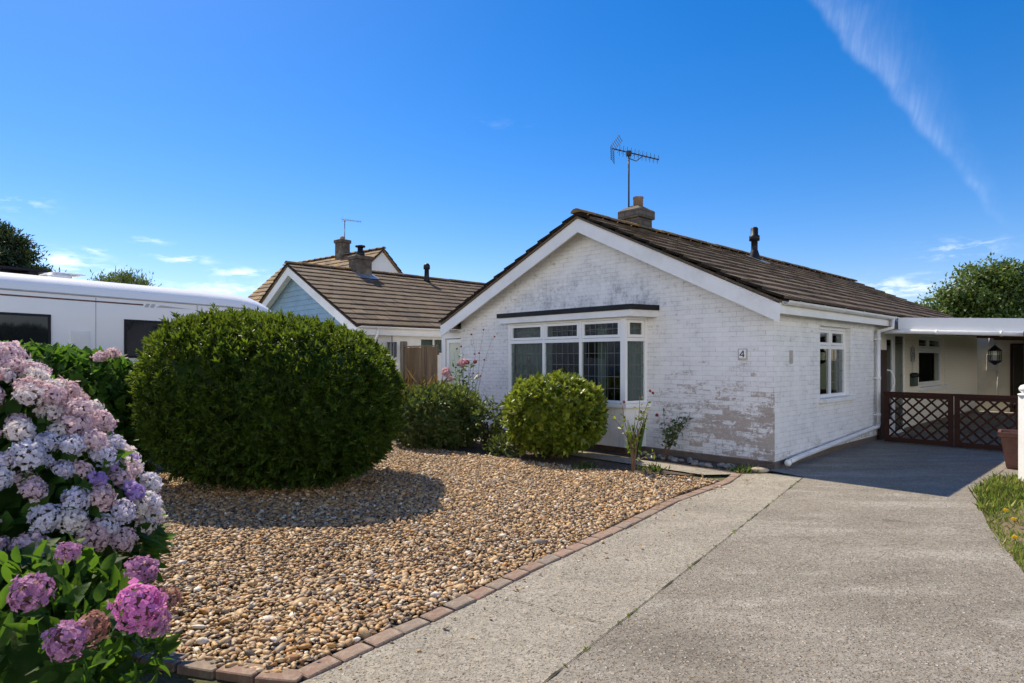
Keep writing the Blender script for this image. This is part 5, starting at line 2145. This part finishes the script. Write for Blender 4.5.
M['heart'] = plain('dark_gap_core', (0.12, 0.075, 0.05), 0.9, 0.4, 30)  # brown inner ball, its dark colour stands in for shade between florets
HEADS = {}
for key, (nf, rr, pet) in {'pale': (150, 0.060, 0.0145), 'cream': (140, 0.058, 0.0145), 'lilac': (145, 0.060, 0.0145), 'violet': (50, 0.044, 0.019), 'pink': (135, 0.066, 0.0155), 'mauve': (118, 0.062, 0.0155), 'dried': (60, 0.052, 0.016)}.items():
    HEADS[key] = []
    for v in range(3):
        V, T = floret_head(key, nf, rr, pet, None, 0.8, 50 + v)
        HEADS[key].append((V, T))
HMESH = {}


def flower_head(key, parent, pos, direc, s=1.0):
    v = random.randrange(3)
    if (key, v) not in HMESH:
        V, T = HEADS[key][v]
        rI = float(np.linalg.norm(V, axis=1).mean()) * 0.72
        vi, ti = icosphere(2)
        vi = vi * np.array([rI, rI, rI * 0.78])
        o = np_mesh('flower_head', np.concatenate([V, vi]), np.concatenate([T, ti + len(V)]), [PM[key], M['heart']], parent)
        o.data.polygons.foreach_set('material_index', np.concatenate([np.zeros(len(T), np.int32), np.ones(len(ti), np.int32)]))
        HMESH[(key, v)] = o.data
        # the dark ball inside only deepens the gaps between florets
    else:
        o = bpy.data.objects.new('flower_head', HMESH[(key, v)])
        COL.objects.link(o)
        o.parent = parent
    o.location = pos
    q = Vector(direc).to_track_quat('Z', 'Y')
    o.rotation_euler = (q.to_matrix() @ Matrix.Rotation(random.uniform(0, 6.28), 3, 'Z')).to_euler()
    o.scale = (s, s, s)
    return o


# big pale hydrangea
hc = Vector((-2.84, 3.10, 0))
HY = bush('hydrangea', 'big hydrangea covered in pale pink and lilac flower heads', 'hydrangea', (hc.x, hc.y, 0.60), (1.00, 0.88, 1.08), 1.5, 4200, 0.11, 0.06, M['leaf_hyd'], 0.05, 21, 0.04, 3.0, 0.25, 0.2, 0.7, T_BROAD, core=0.80)
cnt = 0
placed = []
tries = 0
while cnt < 380 and tries < 40000:
    tries += 1
    d = Vector((random.gauss(0, 1), random.gauss(0, 1), random.gauss(0.25, 1))).normalized()
    rad = (abs(d.x / 1.05) ** 1.5 + abs(d.y / 0.95) ** 1.5 + abs(d.z / 1.14) ** 1.5) ** (-1 / 1.5)
    pos = Vector((0, 0, 0.57)) + d * rad * random.uniform(0.97, 1.06)
    if pos.z < 0.70 or pos.y > 0.75:
        continue
    if random.random() < 0.5 and pos.z < 0.85:
        continue
    if any((pos - q).length < 0.076 for q in placed):
        continue
    placed.append(pos)
    cnt += 1
    zf = pos.z
    if zf > 1.2:
        key = random.choices(['pale', 'cream', 'lilac', 'violet'], [0.52, 0.36, 0.11, 0.01])[0]
    elif zf > 0.98:
        key = random.choices(['pale', 'cream', 'lilac', 'violet'], [0.34, 0.34, 0.27, 0.05])[0]
    else:
        key = random.choices(['pale', 'cream', 'lilac', 'violet'], [0.28, 0.30, 0.34, 0.08])[0]
    flower_head(key, HY, pos, d + Vector((0, 0, 0.35)), random.uniform(0.58, 1.0))

# lower hydrangea with vivid pink heads
pc = Vector((-1.86, 2.36, 0))
HP = bush('hydrangea', 'low leafy hydrangea with vivid pink and mauve flower heads', 'hydrangea', (pc.x, pc.y, 0.40), (0.44, 0.36, 0.47), 2.0, 1000, 0.105, 0.046, M['leaf_hyd_dark'], 0.05, 31, 0.08, 3.0, 0.5, 0.35, 0.8, T_BROAD, core=0.5)


def at_px(u, v, Y):
    return Vector(((u - 512) / F * Y, Y, EYE - (v - 359) / F * Y))


for (u, v, Y, key, s) in ((138, 606, 2.10, 'pink', 1.0), (154, 622, 2.16, 'mauve', 0.72), (32, 592, 1.98, 'mauve', 0.82), (66, 640, 1.95, 'mauve', 0.80), (68, 552, 2.2, 'mauve', 0.55), (92, 628, 2.05, 'dried', 0.85), (142, 570, 2.3, 'mauve', 0.75), (168, 600, 2.32, 'dried', 0.8)):
    p = at_px(u, v, Y)
    flower_head(key, HP, p - pc, (p - pc - Vector((0, 0, 0.35))) + Vector((0, -0.25, 0.12)), s)
# a few flowers on the hedge
for (u, v, Y) in ((113, 354, 7.35), (101, 357, 7.3)):
    p = at_px(u, v, Y)
    flower_head('pale', hh, p - Vector((-6.45, 7.75, 0)), (0, -0.4, 1), 1.2)

# mixed shrub by the front wall, left
ms = bush('mixed_shrub', 'bushy dark green shrub with feathery yellow green top left of the bay window', 'shrub', (-1.38, 11.3, 0.50), (0.82, 0.70, 0.62), 2.2, 5200, 0.10, 0.042, M['leaf_mix'], 0.04, 41, 0.10, 3.0, 0.35, 0.4, 0.9, core=0.72)
ns, per_ = 260, 16
a = rng.uniform(0, 6.28, ns)
rr = 0.75 * np.sqrt(rng.uniform(0, 1, ns))
B0_ = np.stack([rr * np.cos(a) + 0.05, rr * np.sin(a) * 0.8, 0.72 + 0.26 * (1 - rr / 0.75) + rng.uniform(-0.12, 0.1, ns)], 1)
A0_ = unit(np.stack([rng.normal(0, 0.35, ns), rng.normal(0, 0.35, ns), np.ones(ns)], 1))
H0_ = rng.uniform(0.12, 0.36, ns)
who = np.repeat(np.arange(ns), per_)
f = np.tile((np.arange(per_) + 0.5) / per_, ns)
P = B0_[who] + A0_[who] * (H0_[who] * f)[:, None] + np.array([1, 0, 0]) * (f ** 2 * rng.normal(0, 0.05, ns)[who])[:, None]
D = A0_[who] * 0.7 + rand_dirs(ns * per_) * 0.75
leaves('feathery_shoots', P, D, rand_dirs(ns * per_), rng.uniform(0.035, 0.075, ns * per_) * (1.15 - 0.5 * f), rng.uniform(0.010, 0.018, ns * per_), M['leaf_round'], ms)
n = 46
P = np.stack([rng.uniform(-0.75, 0.1, n), rng.uniform(-0.4, 0.5, n), rng.uniform(0.8, 1.15, n)], 1)
D = np.stack([rng.normal(0, 0.4, n), rng.normal(0, 0.4, n), np.ones(n)], 1)
leaves('dry_stalks', P, D, rand_dirs(n), rng.uniform(0.2, 0.5, n), rng.uniform(0.006, 0.013, n), M['blade_dry'], ms)

bush('small_shrub', 'thin small shrub between the dark shrub and the round shrub', 'shrub', (-0.42, 10.9, 0.48), (0.34, 0.32, 0.40), 2.0, 520, 0.10, 0.05, M['leaf_mix'], 0.05, 47, 0.15, 4.0, 0.6, 0.2, 0.9, core=0)
bush('ground_plant', 'low pale leafy plant at the gravel edge beside the round shrub', 'plant', (-0.12, 10.35, 0.12), (0.34, 0.25, 0.20), 2.0, 420, 0.08, 0.04, M['leaf_mix'], 0.015, 48, 0.15, 4.0, 0.6, 0.4, 0.9, core=0, trunk=False)


def stem_plant(name, label, cat, base, stems, leafmat, stemmat, leaf_n, LL, WW, blooms=(), rad=0.010, group=None):
    """upright bare-stemmed plant: stems = list of polylines, leaves gathered on the upper parts"""
    root = empty(name, label, cat, (base[0], base[1], 0))
    b = MB()
    LP, LD = [], []
    for st in stems:
        k = len(st)
        b.tube([Vector(p) for p in st], [rad * (1 - 0.65 * i / (k - 1)) for i in range(k)], 6)
        for _ in range(leaf_n):
            f = random.uniform(0.35, 1.0) * (k - 1)
            i = min(int(f), k - 2)
            p = Vector(st[i]).lerp(Vector(st[i + 1]), f - i)
            d = Vector((random.gauss(0, 1), random.gauss(0, 1), random.gauss(0.25, 0.5))).normalized()
            LP.append(p + d * random.uniform(0, LL * 0.6))
            LD.append(d)
    b.build('stems', stemmat, root, True)
    if LP:
        n_ = len(LP)
        leaves('leaves', np.array(LP), np.array(LD), unit(rand_dirs(n_) + np.array([0, -0.2, 1.0])), LL * rng.uniform(0.7, 1.3, n_), WW * rng.uniform(0.8, 1.2, n_), leafmat, root, T_FOLD)
    for (p, key, s) in blooms:
        flower_head(key, root, p, (random.gauss(0, .3), -0.7, 0.6), s)
    return root


def wander(p0, p1, n=5, j=0.04):
    p0, p1 = Vector(p0), Vector(p1)
    return [p0.lerp(p1, i / (n - 1)) + (Vector((random.gauss(0, j), random.gauss(0, j), random.gauss(0, j * 0.5))) if 0 < i else Vector((0, 0, 0))) for i in range(n)]


PM['red'] = petal_mat('red_petal', [(0.30, 0.03, 0.04), (0.40, 0.07, 0.06)])
PM['rose'] = petal_mat('rose_pink_petal', [(0.66, 0.32, 0.38), (0.76, 0.50, 0.52)])
for key in ('red', 'rose'):
    HEADS[key] = [floret_head(key, 40, 0.05, 0.03, None, 0.8, 70 + v) for v in range(3)]

# tall dahlia behind the mixed shrub
bx_, by_ = -0.95, 12.1
sts = [wander((0.02 * k, 0, 0), (random.uniform(-0.28, 0.4), random.uniform(-0.15, 0.15), random.uniform(1.25, 1.75)), 6, 0.03) for k in range(9)]
blooms = []
for (u, v, key, s) in ((446, 372, 'rose', 1.45), (462, 363, 'rose', 1.2), (467, 362, 'rose', 0.9), (451, 379, 'rose', 0.8), (475, 362, 'red', 0.6)):
    blooms.append((at_px(u, v, by_ - 0.1) - Vector((bx_, by_, 0)), key, s))
dh = stem_plant('dahlia', 'tall dahlia with pink and red blooms against the left of the white wall', 'plant', (bx_, by_), sts, M['leaf_rose'], M['stem_green'], 20, 0.11, 0.05, blooms, 0.009)
# thin red budded wands left and right of it
sts = [wander((0, 0, 0), (dx, 0.05, h), 6, 0.03) for dx, h in ((-0.15, 1.9), (0.10, 2.1), (0.28, 2.15), (0.42, 2.0), (-0.35, 1.75))]
blooms = []
for s_ in sts:
    for i in (3, 4, 5):
        blooms.append((Vector(s_[i]) + Vector((random.gauss(0, .02), -0.02, random.gauss(0, .03))), 'red', 0.28))
stem_plant('budded_stems', 'thin wands with red buds rising in front of the white wall', 'plant', (-0.85, 12.35), sts, M['leaf_rose'], M['stem_brown'], 6, 0.04, 0.015, blooms, 0.006)

# rose in front of the bay corner: gnarled, mostly bare
rb_ = G(632, 474)
sts = []
for (u1, v1, u0_, v0_) in ((612, 415, 632, 446), (622, 404, 630, 440), (640, 396, 633, 440), (648, 402, 636, 440), (655, 452, 636, 462), (628, 420, 631, 448), (645, 412, 638, 436)):
    base = Vector((0, 0, 0))
    mid = at_px(u0_, v0_, rb_[1]) - Vector((rb_[0], rb_[1], 0))
    top = at_px(u1, v1, rb_[1] - 0.05) - Vector((rb_[0], rb_[1], 0))
    sts.append([base, mid * 0.5 + Vector((0.01, 0, 0)), mid, (mid + top) / 2 + Vector((random.gauss(0, .02), 0, 0)), top])
blooms = [(at_px(u, v, rb_[1] - 0.05) - Vector((rb_[0], rb_[1], 0)), 'red', 0.3) for (u, v) in ((650, 391), (653, 393), (624, 402))]
stem_plant('rose_bush', 'gnarled thinly leaved rose in front of the bay window corner', 'plant', rb_, sts, M['leaf_round'], M['stem_brown'], 20, 0.06, 0.04, blooms, 0.010)
rp = HL(-1.55, -0.45)
sts = [wander((random.uniform(-.1, .1), 0, 0), (random.uniform(-0.35, 0.5), random.uniform(-0.1, 0.1), random.uniform(0.5, 0.85)), 5, 0.02) for _ in range(8)]
blooms = [(Vector((-0.12, -0.05, 0.72)), 'red', 0.4), (Vector((0.1, -0.05, 0.66)), 'rose', 0.3)]
stem_plant('rose_bush', 'low dark rose bush against the white wall right of the bay window', 'plant', (rp.x, rp.y), sts, M['leaf_rose'], M['stem_brown'], 24, 0.07, 0.045, blooms, 0.008)
# sword leaves
ip = HL(-1.98, -0.62)
root = empty('sword_leaf_plant', 'clump of upright green sword leaves beside the bay window corner', 'plant', (ip.x, ip.y, 0))
n = 18
P = np.stack([rng.normal(0, 0.05, n), rng.normal(0, 0.06, n), np.zeros(n)], 1)
D = np.stack([rng.normal(0, 0.13, n), rng.normal(0, 0.13, n), np.ones(n)], 1)
leaves('blades', P, D, unit(rand_dirs(n) * np.array([1, 1, 0.1])), rng.uniform(0.40, 0.80, n), rng.uniform(0.012, 0.018, n), M['iris'], root)

# low weeds in the shrub bed
for i, (u, v, lab) in enumerate(((585, 470, 'small weedy tuft at the gravel edge below the round shrub'), (655, 472, 'small weedy tuft beside the foot of the gnarled rose'), (742, 473, 'small bright green weed by the brick edging near the path'))):
    q = G(u, v)
    rt = empty('weed', lab, 'weed', (q[0], q[1], 0.01), 0, 'weeds at the gravel edge')
    n = 80
    P = np.stack([rng.normal(0, 0.08, n), rng.normal(0, 0.05, n), np.zeros(n)], 1)
    D = np.stack([rng.normal(0, 0.6, n), rng.normal(0, 0.6, n), np.ones(n)], 1)
    leaves('blades', P, D, rand_dirs(n), rng.uniform(0.05, 0.16, n), rng.uniform(0.012, 0.03, n), M['leaf_mix'], rt)

# pale stones along the foot of the wall
stm = plain('pale_flint', (0.20, 0.195, 0.185), 0.7, 0.3, 8, bump=0.3)
V0, T0 = icosphere(2)
k = 0
slabels = ['cream', 'grey']
for i in range(26):
    x = -2.05 + i * 0.078 + random.uniform(-0.02, 0.02)
    y = -0.40 + random.uniform(-0.16, 0.14) if i < 22 else -0.36 + random.uniform(-0.05, 0.05)
    V = V0 * np.array([random.uniform(0.05, 0.09), random.uniform(0.04, 0.06), random.uniform(0.025, 0.04)]) * lump(V0, 300 + i, 0.16, 1.6)[:, None]
    o = np_mesh('stone', V, T0, stm, None, True)
    o.location = HL(x, y, 0.035)
    o.rotation_euler = (random.gauss(0, .2), random.gauss(0, .2), random.uniform(0, 6.28))
    tag(o, 'pale rounded stone in the row along the foot of the white wall', 'stone', 'stones along the foot of the wall')
V = V0 * np.array([0.13, 0.06, 0.045]) * lump(V0, 333, 0.14, 1.6)[:, None]
o = np_mesh('stone', V, T0, plain('cream_flint', (0.36, 0.30, 0.21), 0.7, 0.25, 8, bump=0.3), None, True)
o.location = HL(-0.02, -0.42, 0.05)
o.rotation_euler = (0, 0, ROT + 0.5)
tag(o, 'long cream coloured stone at the house corner, largest of the stones', 'stone')

# lawn at the right
lawn_poly = lawn_edge + [(9.5, 8.2), (10.5, 2.0), (4.2, 1.2), (2.62, 2.4)]
sheet('lawn', lawn_poly, 0.006, soil_mat('dry_lawn_soil', (0.16, 0.12, 0.065), (0.22, 0.17, 0.09), 0.3))
LPts = hexpts(lawn_poly, 0.028, 0.6)
dd_ = np.hypot(LPts[:, 0], LPts[:, 1])
nz_ = lump(np.concatenate([LPts * 0.9, np.ones((len(LPts), 1))], 1), 77, 1.0, 2.2) - 1
# thin, dry band nearest the drive, lusher behind
edge_d = np.min(np.stack([np.hypot(LPts[:, 0] - p[0], LPts[:, 1] - p[1]) for p in lawn_edge]), 0)
keep = rng.uniform(size=len(LPts)) < np.clip(0.50 + 0.5 * nz_ + 0.30 * (LPts[:, 1] > 6.6), 0.06, 1)
LPts = LPts[keep]
LPts = np.repeat(LPts, 3, 0) + rng.normal(0, 0.012, (len(LPts) * 3, 2))
n = len(LPts)
P = np.concatenate([LPts, np.full((n, 1), 0.0)], 1)
D = np.stack([rng.normal(0, 0.55, n), rng.normal(0, 0.55, n), np.ones(n)], 1)
tag(leaves('grass', P, D, unit(rand_dirs(n) * np.array([1, 1, 0.2])), rng.uniform(0.04, 0.12, n) * np.where(LPts[:, 1] > 6.4, 1.25, 0.7), rng.uniform(0.006, 0.012, n), M['blade'], None),
    'ragged sunlit grass beside the driveway', 'grass', kind='stuff')
yl = petal_mat('yellow_petal', [(0.75, 0.50, 0.02), (0.8, 0.58, 0.04)])
for (u, v) in ((1006, 511), (1015, 538), (1014, 520)):
    q = G(u, v, 0.08)
    V, T = floret_head('d', 26, 0.016, 0.012, None, 0.5, 5)
    rt = empty('dandelion', 'tiny yellow dandelion flower in the grass', 'flower', (q[0], q[1], 0.0), 0, 'yellow flowers in the grass')
    o = np_mesh('flower_head', V, T, yl, rt)
    o.location = (0, 0, 0.09)
    b = MB()
    b.tube([(0, 0, 0), (0.005, 0, 0.09)], 0.003, 5)
    b.build('stalk', M['stem_green'], rt)

# fallen leaves on the gravel and along the drive edge
LP_ = []
for (cx_, cy_, sx_, sy_, k_) in ((-1.6, 3.6, 0.35, 0.4, 26), (-2.9, 6.2, 1.1, 0.5, 40), (0.9, 9.0, 0.7, 0.3, 40), (-0.6, 9.9, 0.8, 0.35, 36), (2.2, 8.2, 0.5, 0.35, 24), (1.3, 6.4, 1.2, 1.2, 10)):
    for _ in range(k_):
        LP_.append((random.gauss(cx_, sx_), random.gauss(cy_, sy_), 0.048))
LP_ = np.array(LP_)
n = len(LP_)
tag(leaves('fallen_leaves', LP_, rand_dirs(n) * np.array([1, 1, 0.25]), unit(np.array([0, 0, 1.0]) + rand_dirs(n) * 0.4), rng.uniform(0.03, 0.065, n), rng.uniform(0.014, 0.03, n), M['blade_dry'], None), 'dry brown leaves fallen on the gravel', 'leaves', kind='stuff')

# weeds in the drive joint
n = 0
P = []
for f in rng.uniform(0.38, 1.0, 26):
    p = jA + (jB - jA) * f
    for _ in range(10):
        P.append((p.x + random.gauss(0, .007), p.y + random.gauss(0, .010), 0.022))
P = np.array(P)
n = len(P)
D = np.stack([rng.normal(0, 0.8, n), rng.normal(0, 0.8, n), np.ones(n) * 0.8], 1)
tag(leaves('joint_grass', P, D, rand_dirs(n), rng.uniform(0.008, 0.022, n), rng.uniform(0.005, 0.010, n), M['leaf_round'], None), 'tiny weeds growing along the driveway joint', 'weeds', kind='stuff')


# ------------------------------------------------------------------ trees
def tree(name, label, pos, h, blobs, n, L, W, mat, trunk_r=0.25, seed=1, tmpl=T_FOLD, clump_r=0.55, up=0.2):
    """crown from many leaf clumps on ellipsoid surfaces; blobs in local coordinates (c, r)"""
    root = empty(name, label, 'tree', (pos[0], pos[1], 0))
    r_ = np.random.default_rng(seed)
    vol = np.array([b_[1][0] * b_[1][1] + b_[1][0] * b_[1][2] for b_ in blobs])
    share = vol / vol.sum()
    Ps, Ns = [], []
    for (c, r), sh in zip(blobs, share):
        k = int(n * sh)
        ncl = max(12, int(k / 70))
        d = unit(r_.normal(size=(ncl, 3)) + np.array([0, 0, 0.2]))
        cc = np.array(c) + d * np.array(r) * r_.uniform(0.62, 1.0, ncl)[:, None]
        who = r_.integers(0, ncl, k)
        q = r_.normal(size=(k, 3)) * np.array([1, 1, 0.62]) * (clump_r * r_.uniform(0.6, 1.2, ncl))[who][:, None] * 0.55
        Ps.append(cc[who] + q)
        Ns.append(unit(d[who] + q * 0.8))
    P = np.concatenate(Ps)
    N = np.concatenate(Ns)
    k = len(P)
    D = N * 0.5 + rand_dirs(k) * 0.9 + np.array([0, 0, up])
    leaves('crown', P, D, unit(N + rand_dirs(k) * 0.6 + np.array([0, 0, 0.5])), L * rng.uniform(0.7, 1.3, k), W * rng.uniform(0.7, 1.3, k), mat, root, tmpl)
    b = MB()
    top = np.mean([b_[0] for b_ in blobs], 0)
    b.tube([(0, 0, -0.1), (0.05, 0, h * 0.3), (top[0] * 0.5, top[1] * 0.5, h * 0.6), (top[0], top[1], h * 0.85)], [trunk_r * 1.2, trunk_r * 0.85, trunk_r * 0.55, trunk_r * 0.15], 8)
    for (c, r) in blobs:
        b.tube([(0.03, 0, h * 0.28), (c[0] * 0.5, c[1] * 0.5, (h * 0.3 + c[2]) / 2), tuple(c)], [trunk_r * 0.5, trunk_r * 0.32, trunk_r * 0.1], 6)
    b.build('trunk', M['bark'], root, True)
    return root


Yt = 31.0
tx = (985 - 512) / F * Yt
tree('broadleaf_tree', 'round crowned green tree behind the carport roof', (tx, Yt), 6.4,
     [((0.0, 0, 4.3), (2.0, 1.9, 2.0)), ((-2.1, 0.2, 3.4), (1.25, 1.3, 1.3)), ((2.2, 0, 4.2), (1.6, 1.6, 1.5)), ((-0.9, -0.6, 4.9), (1.2, 1.2, 1.0)), ((1.0, -0.3, 5.4), (1.1, 1.1, 0.9)), ((0.3, -1.2, 3.0), (2.2, 1.0, 1.2)), ((-1.6, 0.8, 2.4), (1.8, 1.2, 1.0))],
     26000, 0.20, 0.12, M['leaf_tree'], 0.3, 5, clump_r=0.62)
Yp = 40.0
px_ = (2 - 512) / F * Yp
pb = []
for i in range(15):
    z = 3.6 + i * 0.42
    a = i * 2.4
    sp = 2.9 * (1 - (z - 3.0) / 8.2) + 0.4
    pb.append(((sp * 0.75 * math.cos(a), sp * 0.75 * math.sin(a), z), (sp * 0.62, sp * 0.62, 0.55)))
pb.append(((0, 0, 9.5), (0.5, 0.5, 0.7)))
pb.append(((2.3, -0.3, 6.7), (0.9, 0.8, 0.6)))
tree('pine_tree', 'dark evergreen pine rising behind the motorhome', (px_, Yp), 10.0, pb, 34000, 0.30, 0.10, M['leaf_pine'], 0.3, 8, clump_r=0.55, up=0.5)
Yw = 24.0
wx = (120 - 512) / F * Yw
tree('olive_tree', 'small olive green tree top showing above the motorhome roof', (wx, Yw), 4.7,
     [((0, 0, 4.3), (0.75, 0.7, 0.7)), ((-0.5, 0, 4.1), (0.6, 0.6, 0.7)), ((0.5, 0, 4.15), (0.6, 0.6, 0.65)), ((0, 0, 3.0), (1.1, 1.0, 1.0))], 7000, 0.16, 0.035, M['leaf_willow'], 0.1, 11, clump_r=0.4, up=0.9)
# hedge along the far side of the carport, and beyond the plots
for (x, y, rx, ry, lab, sd) in ((7.6, 10.5, 0.8, 7.0, 'dark boundary hedge along the open side of the carport', 61),):
    pw_ = HL(x, y)
    hd = bush('boundary_hedge', lab, 'hedge', (0, 0, 1.1), (rx, ry, 1.15), 4.0, 12000, 0.12, 0.06, M['leaf_big'], 0.03, sd, 0.04, 4.0, 0.2, 0.3, 0.7, core=0.88, trunk=False)
    hd.location = (pw_.x, pw_.y, 0)
    hd.rotation_euler = (0, 0, ROT)

scene.cycles.max_bounces = 8
scene.cycles.transparent_max_bounces = 12
scene.cycles.use_denoising = True
